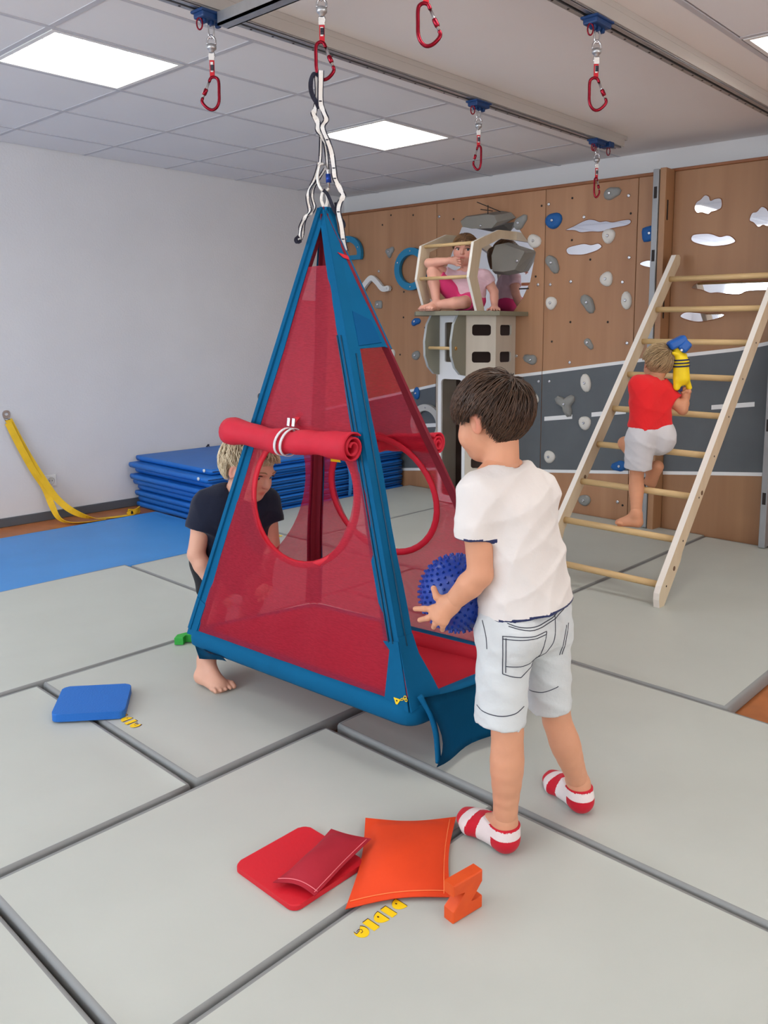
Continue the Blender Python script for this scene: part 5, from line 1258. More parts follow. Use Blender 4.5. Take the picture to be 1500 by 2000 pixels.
    def brows(s, parent, m):
        for q in (-1, 1):
            b = B(); tube(b, [s.p(q*x, y, z) for x, y, z in ((0.07,0.42,0.115),(0.13,0.415,0.135),(0.2,0.385,0.13),(0.25,0.345,0.105))], [0.008*s.s, 0.013*s.s, 0.011*s.s, 0.005*s.s], 6); obj('eyebrow', b, m, parent)
    def hair(s, parent, m, name='hair', thick=0.075, count=1500, length=0.5, crown=(0.05,-0.3,0.42), line=None, seed=1, jit=0.25, lift=0.03, rad=0.011, part=None, cap=True, droop=0.0, tips=0.10):
        """scalp cap plus combed strands following the skull"""
        S_ = s.s; line = line or (lambda x, y: -0.40+1.0*max(0, y+0.12))
        C0 = np.array((0,-0.06,0.13)); R0 = np.array((0.355,0.44,0.37)); rg = random.Random(seed)
        vs, fs, sh = [], [], []
        if cap:
            nu, nv = 56, 40; idm = {}
            for i in range(nv+1):
                for j in range(nu):
                    th = PI*i/nv; ph = 2*PI*j/nu
                    d = np.array((math.sin(th)*math.cos(ph), math.sin(th)*math.sin(ph), math.cos(th)))
                    p = C0+d*(R0+thick*0.62)
                    e = p[2]-line(p[0], p[1]); 
                    if e < 0: p = C0+d*(R0+thick*0.62*max(-0.5, 1+e/0.07))
                    idm[i, j] = len(vs); vs.append(np.array(s.p(*p))); sh.append(0.25+0.15*math.sin(ph*23+th*5))
            for i in range(nv):
                for j in range(nu):
                    q = (idm[i, j], idm[i+1, j], idm[i+1, (j+1) % nu], idm[i, (j+1) % nu])
                    if max(np.dot(np.array(vs[k])-np.array(s.c), np.array(s.z))/S_-line(*(s.loc(np.array([vs[k]]))[0][:2])) for k in q) > -0.07: fs.append(q)
        cr = np.array(crown); cr = cr/np.linalg.norm(cr)
        for n_ in range(count):
            z = 1-2*(n_+0.5)/count; a = n_*2.399963; d = np.array((math.sqrt(1-z*z)*math.cos(a), math.sqrt(1-z*z)*math.sin(a), z))
            p = C0+d*(R0+thick*0.5)
            if p[2] < line(p[0], p[1])+0.005: continue
            base_sh = rg.random(); L_ = length*(0.7+0.5*rg.random()); steps = 7; pts = []; jv = np.array([rg.uniform(-jit, jit) for _ in range(3)])
            tang0 = None
            for k in range(steps+1):
                t = k/steps
                off = thick*0.5+thick*0.5*math.sin(min(1, t*1.6)*PI/2)+lift*math.sin(t*PI)+rg.uniform(-0.003, 0.003)
                dd = (p-C0)/R0; dd = dd/np.linalg.norm(dd)
                pp = C0+dd*(R0+off)
                pts.append(pp)
                nrm = dd/R0; nrm /= np.linalg.norm(nrm)
                tg = dd-cr if part is None else np.array(part(p))
                tg = tg-nrm*np.dot(tg, nrm); l_ = np.linalg.norm(tg)
                tg = tg/l_ if l_ > 1e-4 else np.array((1,0,0))
                tg = tg+jv-nrm*np.dot(jv, nrm); tg /= np.linalg.norm(tg)
                p = pp+tg*L_/steps; p[2] -= droop*t*L_/steps
                if p[2] < line(p[0], p[1])-tips: break
            if len(pts) < 3: continue
            K = len(pts); o0 = len(vs)
            for k, q in enumerate(pts):
                tt = pts[min(k+1, K-1)]-pts[max(k-1, 0)]; tt = tt/(np.linalg.norm(tt)+1e-9); nn = (q-C0)/R0; nn /= np.linalg.norm(nn); bb = np.cross(tt, nn); bb /= np.linalg.norm(bb)+1e-9
                r = rad*(1-0.85*(k/(K-1))**2)*(0.8+0.4*base_sh)
                for (ca, sa) in ((1, 0), (-0.5, 0.8), (-0.5, -0.8)):
                    vs.append(np.array(s.p(*(q+nn*ca*r*0.6+bb*sa*r)))); sh.append(min(1, max(0, 0.15+0.75*base_sh*(0.55+0.45*math.sin(k/K*PI)))))
            for k in range(K-1):
                for j in range(3): fs.append((o0+3*k+j, o0+3*k+(j+1) % 3, o0+3*k+3+(j+1) % 3, o0+3*k+3+j))
        base = np.array(origin_of(parent)); me = bpy.data.meshes.new(name); me.from_pydata([tuple(v-base) for v in vs], [], fs); me.update()
        me.polygons.foreach_set('use_smooth', [True]*len(me.polygons)); me.materials.append(m)
        at = me.attributes.new('shade', 'FLOAT', 'POINT'); at.data.foreach_set('value', np.array(sh, np.float32))
        o = bpy.data.objects.new(name, me); COL.objects.link(o); o.parent = parent; return o
def bb(pts, m): 
    a = np.array([list(p) for p in pts]); return a.min(0)-m, a.max(0)+m
def limbs_field(chains, h, m=0.07):
    lo, hi = bb([p for c, r in chains for p in c], m); F_ = Field(lo, hi, h)
    for c, r in chains: F_.chain(c, r)
    return F_
def leg_chain(an, kn, hip, sc=1.0, bk=None):
    """ankle, tapering calf, knee and thigh"""
    bk = bk or Vector((0,0,0)); T = (0, 0.15, 0.3, 0.45, 0.6, 0.72, 0.85, 1.0); R_ = (0.0292, 0.0293, 0.0315, 0.0355, 0.0395, 0.0405, 0.0385, 0.0385)
    return ([an.lerp(kn, t)+bk*math.sin(PI*t) for t in T]+[kn.lerp(hip, 0.5), hip], [r*sc for r in R_]+[0.046*sc, 0.056*sc])
def hand_field(wrist, knuckles, fingers, thumb, rw=0.021, rf=0.0068, h=0.0019, fore=None):
    """palm spread from the wrist to the knuckles; every finger its own bent chain"""
    al = [wrist]+knuckles+[p for f in fingers for p in f]+thumb
    lo, hi = bb(al, 0.035); F_ = Field(lo, hi, h)
    w = V3(wrist)
    if fore is not None: F_.rc(w+(V3(fore)-w)*0.25, w, rw*1.08, rw, 0.01)
    for kn in knuckles: F_.rc(w, V3(kn), rw*0.78, rf*1.5, 0.014)
    for a, c in zip(knuckles, knuckles[1:]): F_.rc(V3(a), V3(c), rf*1.45, rf*1.45, 0.008)
    for kn, f in zip(knuckles, fingers):
        pts = [V3(kn)]+[V3(p) for p in f]; n = len(pts)
        for i in range(n-1): F_.rc(pts[i], pts[i+1], rf*(1.16-0.12*i), rf*(1.06-0.12*i), 0.0035)
    tp = [V3(p) for p in thumb]; F_.rc(w+(tp[0]-w)*0.35, tp[0], rw*0.66, rf*1.5, 0.012)
    for i in range(len(tp)-1): F_.rc(tp[i], tp[i+1], rf*(1.38-0.14*i), rf*(1.22-0.14*i), 0.005)
    return F_
def foot_field(ankle, heel, ball, toes, width, h=0.0024, shin=None, toe_r=0.008, zfloor=None):
    """heel, arch, ball and five toes; ball = centre of the ball of the foot, toes = direction"""
    an, he, ba = V3(ankle), V3(heel), V3(ball); d = V3(toes).normalized(); s = d.cross(Z_).normalized()
    lo, hi = bb([an, he, ba+d*0.06+s*width, ba+d*0.06-s*width, ba+d*0.06], 0.05)
    if shin is not None: lo, hi = np.minimum(lo, np.array(an+(V3(shin)-an)*0.25)-0.05), np.maximum(hi, np.array(an+(V3(shin)-an)*0.25)+0.05)
    F_ = Field(lo, hi, h)
    F_.rc(he, an, width*0.52, width*0.52, 0.02); F_.rc(he, ba, width*0.5, width*0.34, 0.02); F_.rc(an, ba, width*0.52, width*0.32, 0.03)
    for q in (-0.55, 0.55): F_.rc(he+s*q*0.2*width, ba+s*q*width*0.75-Z_*0.004, width*0.36, width*0.30, 0.02)
    if shin is not None: F_.rc(an, an+(V3(shin)-an)*0.25, width*0.5, width*0.56, 0.02)
    return F_, d, s
def add_toes(F_, ba, d, s, width, big, r, drop=0.0):
    """five toes, the big one on side `big` (+1/-1 along s)"""
    for i in range(5):
        q = big*(0.72-0.36*i)*width*0.98; L_ = (0.036, 0.037, 0.034, 0.030, 0.024)[i]; rr_ = r*(1.45, 1.0, 0.95, 0.9, 0.85)[i]
        p0 = ba+s*q-d*0.008-Z_*drop; p1 = p0+d*L_*0.62+Z_*0.002; p2 = p0+d*L_-Z_*0.003
        F_.rc(p0, p1, rr_*1.05, rr_, 0.006); F_.rc(p1, p2, rr_, rr_*0.85, 0.003)
def person(label, loc): return thing('person', label, 'person', loc)
def cloth(name, rgb, rough=0.85, bump=(26, 0.25), var=(9, 0.03)): return mat(name, rgb, rough, bump=bump, var=var, sheen=0.1, spec=0.2)

def cloth2(name, rgb, rgb2, attr='trim', **k):
    m = cloth(name, rgb, **k); nt = m.node_tree; b = nt.nodes['Principled BSDF']; L = nt.links
    src = b.inputs['Base Color'].links[0].from_socket
    at = nt.nodes.new('ShaderNodeAttribute'); at.attribute_name = attr
    r = nt.nodes.new('ShaderNodeMath'); r.operation = 'GREATER_THAN'; r.inputs[1].default_value = 0.5
    mx = nt.nodes.new('ShaderNodeMix'); mx.data_type = 'RGBA'; mx.inputs['B'].default_value = (*lin(rgb2), 1)
    L.new(at.outputs['Fac'], r.inputs[0]); L.new(r.outputs[0], mx.inputs['Factor']); L.new(src, mx.inputs['A']); L.new(mx.outputs['Result'], b.inputs['Base Color'])
    return m
from mathutils.bvhtree import BVHTree
def surface_line(parent, target, pts, d, m, r=0.0012, name='stitching', sub=6):
    """thread laid on the cloth: points are pushed along d onto the surface of target"""
    me = target.data; off = origin_of(target)
    t = BVHTree.FromPolygons([v.co+off for v in me.vertices], [tuple(p.vertices) for p in me.polygons])
    q = []
    for p in catmull(pts, sub):
        h = t.ray_cast(p-V3(d)*0.3, V3(d))
        if h[0] is not None: q.append(h[0]-V3(d)*0.0005)
    if len(q) > 2:
        b = B(); tube(b, q, r, 5); obj(name, b, m, parent)
def plane_dist(v, p, n):
    n = np.array(V3(n).normalized()); return (v-np.array(V3(p)))@n

# ============ foreground boy in white shirt
P1 = person('dark-haired boy in white T-shirt and pale denim shorts holding a ball', (-1.1, 1.66, ZM))
sk1 = skin_mat('light_skin', (212, 154, 122), (206, 112, 96))
aL, hL_, bL = V3((-1.128,1.538,0.128)), V3((-1.120,1.531,0.090)), V3((-1.226,1.551,0.080)); dL = V3((-0.982,0.19,0))
aR, hR_, bR = V3((-1.084,1.806,0.128)), V3((-1.072,1.799,0.090)), V3((-1.168,1.845,0.080)); dR = V3((-0.90,0.43,0))
kL, pL = V3((-1.1261,1.5393,0.3557)), V3((-1.1477,1.5602,0.5916)); kR, pR = V3((-1.1212,1.7499,0.3117)), V3((-1.1276,1.6977,0.5649))
bk = V3((0.02, -0.02, 0))*0.28
sL, sR_ = V3((-1.1825,1.4831,0.9403)), V3((-1.1609,1.7017,0.9240)); eL, wL = V3((-1.1631,1.4735,0.7580)), V3((-1.2340,1.4511,0.6762)); eR, wR = V3((-1.2556,1.7583,0.7281)), V3((-1.3137,1.6806,0.6217))
nb = V3((-1.1843,1.5787,0.9884)); H1 = Head((-1.2143,1.5749,1.1097), SR*-0.74+FWH*0.62-Z_*0.24, Z_+SR*-0.04, 0.202)
f = limbs_field([leg_chain(aL, kL, pL, 1.0, bk), leg_chain(aR, kR, pR, 0.96, bk),
    ([sL, sL.lerp(eL,0.5), eL, eL.lerp(wL,0.35), wL], [0.038,0.034,0.030,0.031,0.0215]), ([sR_, eR, wR], [0.040,0.032,0.021]),
    ([V3((-1.1422,1.5784,0.6394)), V3((-1.1494,1.5587,0.8942))], [0.052,0.045]), ([V3((-1.1380,1.6885,0.6144)), V3((-1.1516,1.6633,0.8768))], [0.052,0.045]), ([sL, nb, sR_], [0.042,0.045,0.042])], 0.0045)
kn = [V3((-1.2736,1.4336,0.6589)), V3((-1.2642,1.4286,0.6485)), V3((-1.2529,1.4305,0.6406)), V3((-1.2424,1.4371,0.6350))]
fg = [[V3((-1.2919,1.4229,0.6587)), V3((-1.3173,1.4178,0.6541))], [V3((-1.2796,1.4203,0.6394)), V3((-1.3056,1.4215,0.6278))], [V3((-1.2606,1.4265,0.6284)), V3((-1.2739,1.4360,0.6137))], [V3((-1.2462,1.4378,0.6238)), V3((-1.2582,1.4498,0.6074))]]
hf = hand_field(wL, kn, fg, [V3((-1.2541,1.4428,0.6838)), V3((-1.2633,1.4347,0.6913)), V3((-1.2708,1.4321,0.7117))], 0.0215, 0.0066, fore=eL)
knR = [wR+(V3(p)-wR) for p in ((-1.3372,1.6665,0.6270), (-1.3340,1.6627,0.6118), (-1.3277,1.6616,0.5966), (-1.3194,1.6623,0.5871))]
hfR = hand_field(wR, knR, [[p+SR*-0.02+FWH*-0.012, p+SR*-0.035+FWH*-0.03] for p in knR], [V3((-1.3139,1.6804,0.6497)), V3((-1.3181,1.6701,0.6652)), V3((-1.3231,1.6590,0.6736))], 0.0205, 0.0066, fore=eR)
ff1 = foot_field(aL, hL_, bL, dL, 0.045, shin=kL)[0].cut((0,0,ZM+0.002), (0,0,-1)); ff2 = foot_field(aR, hR_, bR, dR, 0.043, shin=kR)[0].cut((0,0,ZM+0.002), (0,0,-1))
body1 = field_obj('body', [ff1, ff2, f, H1.field(nb, 0.043), hf, hfR], sk1, P1, attr={'blush': H1.lips})
H1.eyes(P1); hm1 = hair_mat('dark_brown_hair', (24, 15, 11), (92, 66, 48)); H1.brows(P1, mat('dark_brow', (40, 26, 20), 0.6))
def line1(x, y):
    if y < -0.13: return -0.43+0.42*abs(x)+0.35*max(0, y+0.36)
    if y < 0.06: return 0.13
    return 0.02+0.30*(y-0.05)
H1.hair(P1, hm1, thick=0.070, count=3400, length=0.55, crown=(0.06,-0.42,0.46), line=line1, seed=3, jit=0.30, lift=0.035, rad=0.0100, tips=0.075)
# socks
m_sock = cloth2('striped_sock', (226, 214, 212), (196, 30, 48), bump=(300, 0.15))
def sock(an, he, ba, d, w, shin, nm):
    F_, dd, s_ = foot_field(an, he, ba, d, w+0.006, shin=None)
    for q in (-1, 1): F_.rc(ba+s_*q*w*0.55-Z_*0.002, ba+s_*q*w*0.38+dd*0.036-Z_*0.004, w*0.34, w*0.27, 0.02)
    F_.rc(ba, ba+dd*0.044-Z_*0.003, w*0.42, w*0.32, 0.02)
    F_.cut((0, 0, ZM+0.001), (0, 0, -1))
    cp = he-dd*0.02+Z_*0.034; cn = (Z_+dd*-0.55).normalized()
    F_.cut(an-Z_*0.006, (Z_*1.0+dd*0.06))
    hb = he-dd*(w*0.5)
    def red(v):
        u = (v-np.array(hb))@np.array(dd)/0.19; z = v[:, 2]-ZM
        r_ = ((u > 0.84) | ((u > 0.50) & (u < 0.665)) | ((u < 0.22) & (z < 0.040)) | ((u < 0.30) & (z > 0.060))).astype(float)
        return r_
    return field_obj('sock', [F_], m_sock, P1, attr={'trim': red})
sock(aL, hL_, bL, dL, 0.052, kL, 'l'); sock(aR, hR_, bR, dR, 0.050, kR, 'r')
# shorts
m_den = cloth('pale_denim', (206, 211, 212), bump=(34, 0.3), var=(12, 0.05)); m_thr = mat('navy_thread', (52, 56, 70), 0.8)
hemL, hemR = V3((-1.1415,1.5324,0.3793)), V3((-1.1331,1.7328,0.3533)); dLl = (hemL-pL).normalized(); dRl = (hemR-pR).normalized()
lo, hi = bb([pL, pR, hemL, hemR, V3((-1.1432,1.6308,0.6387))], 0.13)
def leg_f(p, hm, d, r0, r1, inner):
    q = Field(lo, hi, 0.0045); q.rc(p, hm+d*0.05, r0, r1); q.cut(hm, d+Z_*-0.0); i_ = Field(lo, hi, 0.0045); i_.rc(hm-d*0.035, hm+d*0.1, inner*0.7, inner); return q.minus(i_)
sf = leg_f(V3((-1.1523,1.5562,0.5851)), hemL, dLl, 0.066, 0.062, 0.055); sf.merge(leg_f(V3((-1.1274,1.6978,0.5581)), hemR, dRl, 0.062, 0.055, 0.048), 0.03)
wst = Field(lo, hi, 0.0045); wst.rc(V3((-1.1491,1.5657,0.6129)), V3((-1.1290,1.6898,0.5922)), 0.074, 0.071); wst.rc(V3((-1.1492,1.5723,0.6778)), V3((-1.1301,1.6889,0.6587)), 0.062, 0.060, 0.04); wst.rc(V3((-1.1044,1.5584,0.6056)), V3((-1.0960,1.6190,0.5985)), 0.052, 0.048, 0.04); wst.cut(V3((-1.1445,1.6163,0.6810)), (0,0,1))
sf.merge(wst, 0.035); sf.folds(0.006, [((0.4,0.5,1), 70, 0.3, (1,0.4,0), 9), ((0.8,-0.2,0.9), 95, 1.3, (0,1,0.5), 12), ((-0.5,0.8,1.1), 120, 2.2, (1,1,0), 7)])
sh1 = field_obj('shorts', [sf], m_den, P1)
for pl in ([(-1.1410,1.5262,0.6167),(-1.1210,1.5438,0.6181),(-1.0844,1.5759,0.6171),(-1.0607,1.5968,0.6185)], [(-1.1409,1.5263,0.6104),(-1.1026,1.5600,0.6107),(-1.0615,1.5961,0.6122)], [(-1.1401,1.5270,0.6167),(-1.1396,1.5274,0.5711),(-1.1391,1.5279,0.5239)], [(-1.1346,1.5318,0.6130),(-1.1341,1.5323,0.5711),(-1.1336,1.5327,0.5265)], [(-1.1391,1.5279,0.5239),(-1.1225,1.5425,0.5163),(-1.1058,1.5571,0.5100)], [(-1.1058,1.5571,0.5100),(-1.0876,1.5731,0.5229),(-1.0714,1.5874,0.5384)], [(-1.0607,1.5968,0.6172),(-1.0664,1.5917,0.5754),(-1.0714,1.5874,0.5384)], [(-1.1338,1.5325,0.5418),(-1.1016,1.5608,0.5382),(-1.0686,1.5898,0.5410)],
    [(-1.1322,1.5339,0.6471),(-1.1121,1.5516,0.6396),(-1.0847,1.5757,0.6360),(-1.0610,1.5965,0.6374),(-1.0411,1.6140,0.6426),(-1.0230,1.6299,0.6528)], [(-1.1303,1.5356,0.6408),(-1.0846,1.5758,0.6297),(-1.0409,1.6141,0.6363),(-1.0211,1.6316,0.6465)], [(-1.0421,1.6132,0.6476),(-1.0432,1.6121,0.6098),(-1.0473,1.6086,0.5806),(-1.0614,1.5961,0.5499),(-1.0757,1.5836,0.5205),(-1.0842,1.5761,0.4755)],
    [(-1.1225,1.4094,0.4333),(-1.0987,1.4303,0.4260),(-1.0723,1.4535,0.4237),(-1.0487,1.4743,0.4276),(-1.0330,1.4881,0.4364)], [(-1.0778,1.5818,0.4160),(-1.0538,1.6028,0.4214),(-1.0264,1.6269,0.4397)], [(-1.0494,1.6733,0.6055),(-1.0552,1.6682,0.5652),(-1.0602,1.6638,0.5273)], [(-1.0448,1.6773,0.6081),(-1.0505,1.6723,0.5652),(-1.0555,1.6679,0.5273)], [(-1.1413,1.4594,0.6399),(-1.1356,1.4644,0.6092),(-1.1336,1.4662,0.5782)]):
    surface_line(sh1, sh1, pl, FWH, m_thr, 0.0011)
b = B(); ribbon(b, [V3(p)-FWH*0.006 for p in ((-1.0713,1.6207,0.6883), (-1.0626,1.6191,0.6729), (-1.0608,1.6260,0.6538))], 0.010, SR, 0.002); obj('belt_loop', b, m_den, sh1)
# T-shirt
m_sh1 = cloth2('white_cotton', (224, 219, 215), (44, 52, 92), bump=(30, 0.25))
lo, hi = bb([sL, sR_, V3((-1.1449,1.6293,0.6256)), V3((-1.1874,1.4721,0.8296)), nb], 0.14)
hemp, hemn = V3((-1.1402,1.6201,0.6421)), V3((0.13, 0.03, -1.0))
tf = Field(lo, hi, 0.0045)
tf.rc(V3((-1.1451,1.5825,0.6312)), V3((-1.1464,1.5548,0.8891)), 0.088, 0.064, 0.05); tf.rc(V3((-1.1361,1.6903,0.6117)), V3((-1.1544,1.6675,0.8757)), 0.088, 0.058, 0.05); tf.rc(V3((-1.1312,1.6213,0.6113)), V3((-1.1527,1.5958,0.9002)), 0.092, 0.074, 0.05)
tf.rc(V3((-1.1726,1.5051,0.9384)), V3((-1.1666,1.6834,0.9207)), 0.052, 0.050, 0.05); tf.rc(V3((-1.1684,1.5420,0.9739)), V3((-1.1676,1.6293,0.9626)), 0.040, 0.040, 0.04)
tf.cut(hemp, hemn); nk = Field(lo, hi, 0.0045); nk.rc(nb-Z_*0.02, H1.p(0,-0.05,-0.1), 0.050, 0.056); tf.minus(nk)
slv = Field(lo, hi, 0.0045); se = V3((-1.1801,1.4705,0.8385)); sd_ = (se-sL).normalized(); slv.rc(sL, se+sd_*0.05, 0.050, 0.047); slv.cut(se, sd_+SR*0.05); inn = Field(lo, hi, 0.0045); inn.rc(se-sd_*0.03, se+sd_*0.08, 0.030, 0.040); slv.minus(inn)
tf.merge(slv, 0.03); sl2 = Field(lo, hi, 0.0045); se2 = sR_.lerp(eR, 0.5); sl2.rc(sR_, se2, 0.048, 0.044); tf.merge(sl2, 0.03)
tf.folds(0.011, [((0.5,0.4,1), 52, 0.3, (1,0.4,0), 14), ((0.9,0.6,-0.5), 48, 1.3, (0,0.6,1), 11), ((-0.5,-0.3,1.0), 64, 2.2, (1,1,0), 12)])
tf.cut(hemp-hemn.normalized()*0.002, hemn)
def trim1(v):
    a = np.abs(plane_dist(v, hemp, hemn)) < 0.0095; c = (np.abs(plane_dist(v, se, sd_+SR*0.05)) < 0.005) & (np.linalg.norm(v-np.array(se), axis=1) < 0.0575)
    return (a | c).astype(float)
field_obj('t_shirt', [tf], m_sh1, P1, attr={'trim': trim1}, sm=1)
# spiky ball held against the body
bc = V3((-1.2961,1.5496,0.6667)); ball = thing('spiky_ball', 'dark blue knobbly rubber ball held by the boy in front', 'ball', bc-Z_*0.1)
b = B(); bmesh.ops.create_uvsphere(b, u_segments=40, v_segments=24, radius=0.094)
for v in b.verts: v.co += bc
for q in b.faces: q.smooth = True
obj('ball_skin', b, m_ball, ball)
b = B(); N = 420
for i in range(N):
    z = 1-2*(i+0.5)/N; a = i*2.399963; d = Vector((math.sqrt(1-z*z)*math.cos(a), math.sqrt(1-z*z)*math.sin(a), z)); x, y, _ = frame(d)
    r1 = [b.verts.new(bc+d*0.0925+(x*math.cos(2*PI*k/6)+y*math.sin(2*PI*k/6))*0.0042) for k in range(6)]; r2 = [b.verts.new(bc+d*0.1005+(x*math.cos(2*PI*k/6)+y*math.sin(2*PI*k/6))*0.0024) for k in range(6)]
    for k in range(6): b.faces.new((r1[k], r1[(k+1) % 6], r2[(k+1) % 6], r2[k]))
    b.faces.new(r2)
o = obj('knobs', b, m_ball, ball); o['kind'] = 'stuff'

# ============ crouching blond boy behind the tent
P2 = person('blond boy in navy T-shirt crouching behind the left tent edge', (-2.6, 1.75, ZM))
sk2 = skin_mat('fair_skin', (218, 166, 142), (204, 112, 98))
he, to = V3((-2.5418,1.5813,0.0600)), V3((-2.3813,1.5929,0.0600)); d2 = (to-he); d2.z = 0; d2.normalize()
hc = he+d2*0.03+Z_*0.028; ba = he+d2*0.132+Z_*0.017; an = V3((-2.5177,1.6048,0.1407)); kn2 = V3((-2.5880,1.7054,0.3098)); hp = V3((-2.6697,1.7534,0.4329))
an2 = V3((-2.7028,1.8840,0.1398)); an2.z = 0.13; kn3 = V3((-2.4807,1.8130,0.3664)); hp2 = V3((-2.6353,1.8635,0.4039))
s2R, s2L = V3((-2.5813,1.6646,0.6862)), V3((-2.5190,1.8858,0.6762)); e2R, w2R = V3((-2.5947,1.6263,0.5125)), V3((-2.5393,1.6484,0.4156)); e2L, w2L = V3((-2.4990,1.8900,0.5166)), V3((-2.4828,1.8511,0.4126)); nb2 = V3((-2.5207,1.7578,0.7298))
H2 = Head((-2.4688,1.7769,0.8167), SR*0.84-FWH*0.46-Z_*0.34, Z_*1.0-SR*0.12+SR*0.35, 0.212)
f = limbs_field([leg_chain(an, kn2, hp, 0.95), leg_chain(an2, kn3, hp2, 0.97),
    ([s2R, s2R.lerp(e2R,0.5), e2R, e2R.lerp(w2R,0.4), w2R], [0.038,0.035,0.031,0.031,0.022]), ([s2L, e2L, w2L], [0.038,0.031,0.022]), ([hp, V3((-2.5678,1.7364,0.6346))], [0.055,0.055]), ([hp2, V3((-2.5447,1.8100,0.6258))], [0.055,0.055]), ([s2R, nb2, s2L], [0.042,0.045,0.042])], 0.0045)
ft, dd, ss = foot_field(an, hc, ba, d2, 0.048, shin=kn2); add_toes(ft, ba-Z_*0.002, dd, ss, 0.048, -1, 0.0078); ft.cut((0,0,ZM-0.001), (0,0,-1))
d3 = (-FWH*0.9+SR*0.5); hc3 = an2+Z_*-0.04-d3*0.02; ba3 = an2+d3.normalized()*0.09; ba3.z = 0.078; hc3.z = 0.088
ft2, dd3, ss3 = foot_field(an2, hc3, ba3, d3, 0.048, shin=kn3); add_toes(ft2, ba3, dd3, ss3, 0.048, 1, 0.0078)
def simple_hand(w, e, d, sd, open_=0.6, r=0.0068):
    """relaxed hand: knuckles fanned along sd, fingers slightly curled"""
    w, e, d, sd = V3(w), V3(e), V3(d).normalized(), V3(sd).normalized(); n = d.cross(sd)
    kn_ = [w+d*0.055*(1-0.06*abs(i-1))+sd*(0.022-0.0145*i) for i in range(4)]; L_ = (0.048, 0.053, 0.049, 0.038)
    fg_ = [[k+(d*0.5+n*0.1*open_).normalized()*0+d*L_[i]*0.5-n*0.004, k+d*L_[i]*0.9-n*L_[i]*0.38*open_] for i, k in enumerate(kn_)]
    return hand_field(w, kn_, fg_, [w+d*0.022+sd*0.030, w+d*0.040+sd*0.040, w+d*0.060+sd*0.040-n*0.008], 0.021, r, fore=e)
body2 = field_obj('body', [f, H2.field(nb2, 0.042), ft, ft2, simple_hand(w2R, e2R, w2R-e2R, SR), simple_hand(w2L, e2L, w2L-e2L, -SR)], sk2, P2, attr={'blush': H2.lips})
H2.eyes(P2, (74, 96, 120), (0, -0.35)); H2.brows(P2, mat('blond_brow', (150, 116, 82), 0.6))
hmb = hair_mat('blond_hair', (158, 130, 92), (250, 236, 204))
def line2(x, y):
    if y < -0.12: return -0.26+0.2*max(0, y+0.4)
    if y < 0.06: return 0.10
    return 0.12+0.55*(y-0.05)
H2.hair(P2, hmb, thick=0.06, count=2200, length=0.36, crown=(0.0,-0.35,0.45), line=line2, seed=5, jit=0.5, lift=0.07, rad=0.0095, tips=0.04)
m_nav = cloth('navy_cotton', (27, 32, 50), bump=(26, 0.3)); m_blk = cloth('black_jersey', (28, 29, 33))
lo, hi = bb([s2R, s2L, hp, hp2, e2R, e2L], 0.12)
tf = Field(lo, hi, 0.005); tf.rc(V3((-2.6373,1.7685,0.4499)), V3((-2.5618,1.7217,0.6475)), 0.092, 0.086, 0.05); tf.rc(V3((-2.6120,1.8573,0.4362)), V3((-2.5371,1.8166,0.6454)), 0.092, 0.084, 0.05); tf.rc(V3((-2.5578,1.6986,0.6899)), V3((-2.5284,1.8575,0.6753)), 0.058, 0.056, 0.05); tf.rc(V3((-2.5448,1.7234,0.7164)), V3((-2.5150,1.8095,0.7116)), 0.045, 0.045, 0.04)
tf.cut(V3((-2.6253,1.7924,0.4533)), (0.05,0.1,-1)); nk = Field(lo, hi, 0.005); nk.rc(nb2-Z_*0.02, H2.p(0,-0.05,-0.1), 0.046, 0.055); tf.minus(nk)
for s_, e_ in ((s2R, e2R), (s2L, e2L)):
    se = s_.lerp(e_, 0.48); sd_ = (e_-s_).normalized(); q = Field(lo, hi, 0.005); q.rc(s_, se+sd_*0.05, 0.056, 0.056); q.cut(se, sd_); i_ = Field(lo, hi, 0.005); i_.rc(se-sd_*0.03, se+sd_*0.08, 0.032, 0.046); q.minus(i_); tf.merge(q, 0.03)
tf.folds(0.008, [((0.3,0.5,1), 45, 0.3, (1,0.4,0), 9), ((0.9,-0.3,0.6), 60, 1.3, (0,0.6,1), 8)])
sh2 = field_obj('t_shirt', [tf], m_nav, P2, sm=2)
for p0 in ((-2.4015,1.6163,0.6981), (-2.3949,1.6221,0.6982), (-2.3883,1.6279,0.6982), (-2.3831,1.6326,0.6983)):
    surface_line(sh2, sh2, [V3(p0), V3(p0)+SR*0.006-Z_*0.011, V3(p0)+SR*0.005-Z_*0.025], FWH, mat('faded_print', (86, 92, 112), 0.8), 0.0014, 'faded_print')
lo, hi = bb([hp, hp2, kn2, kn3], 0.12); sf = Field(lo, hi, 0.005)
for h_, k_ in ((hp, kn2), (hp2, kn3)):
    hm = h_.lerp(k_, 0.72); d_ = (k_-h_).normalized(); q = Field(lo, hi, 0.005); q.rc(h_, hm+d_*0.05, 0.085, 0.066); q.cut(hm, d_); sf.merge(q, 0.03)
sf.rc(hp+Z_*0.03, hp2+Z_*0.03, 0.088, 0.086, 0.04); sf.folds(0.002, [((0.3,0.5,1), 60, 0.3, (1,0.4,0), 9)])
so2 = field_obj('shorts', [sf], m_blk, P2)
for dx in (0, 0.009, 0.018): surface_line(so2, so2, [V3(p)+SR*dx for p in ((-2.4818,1.5458,0.5568), (-2.4784,1.5488,0.5350), (-2.4723,1.5542,0.5132), (-2.4647,1.5608,0.4950))], FWH, m_stripe, 0.0022, 'white_side_stripe')

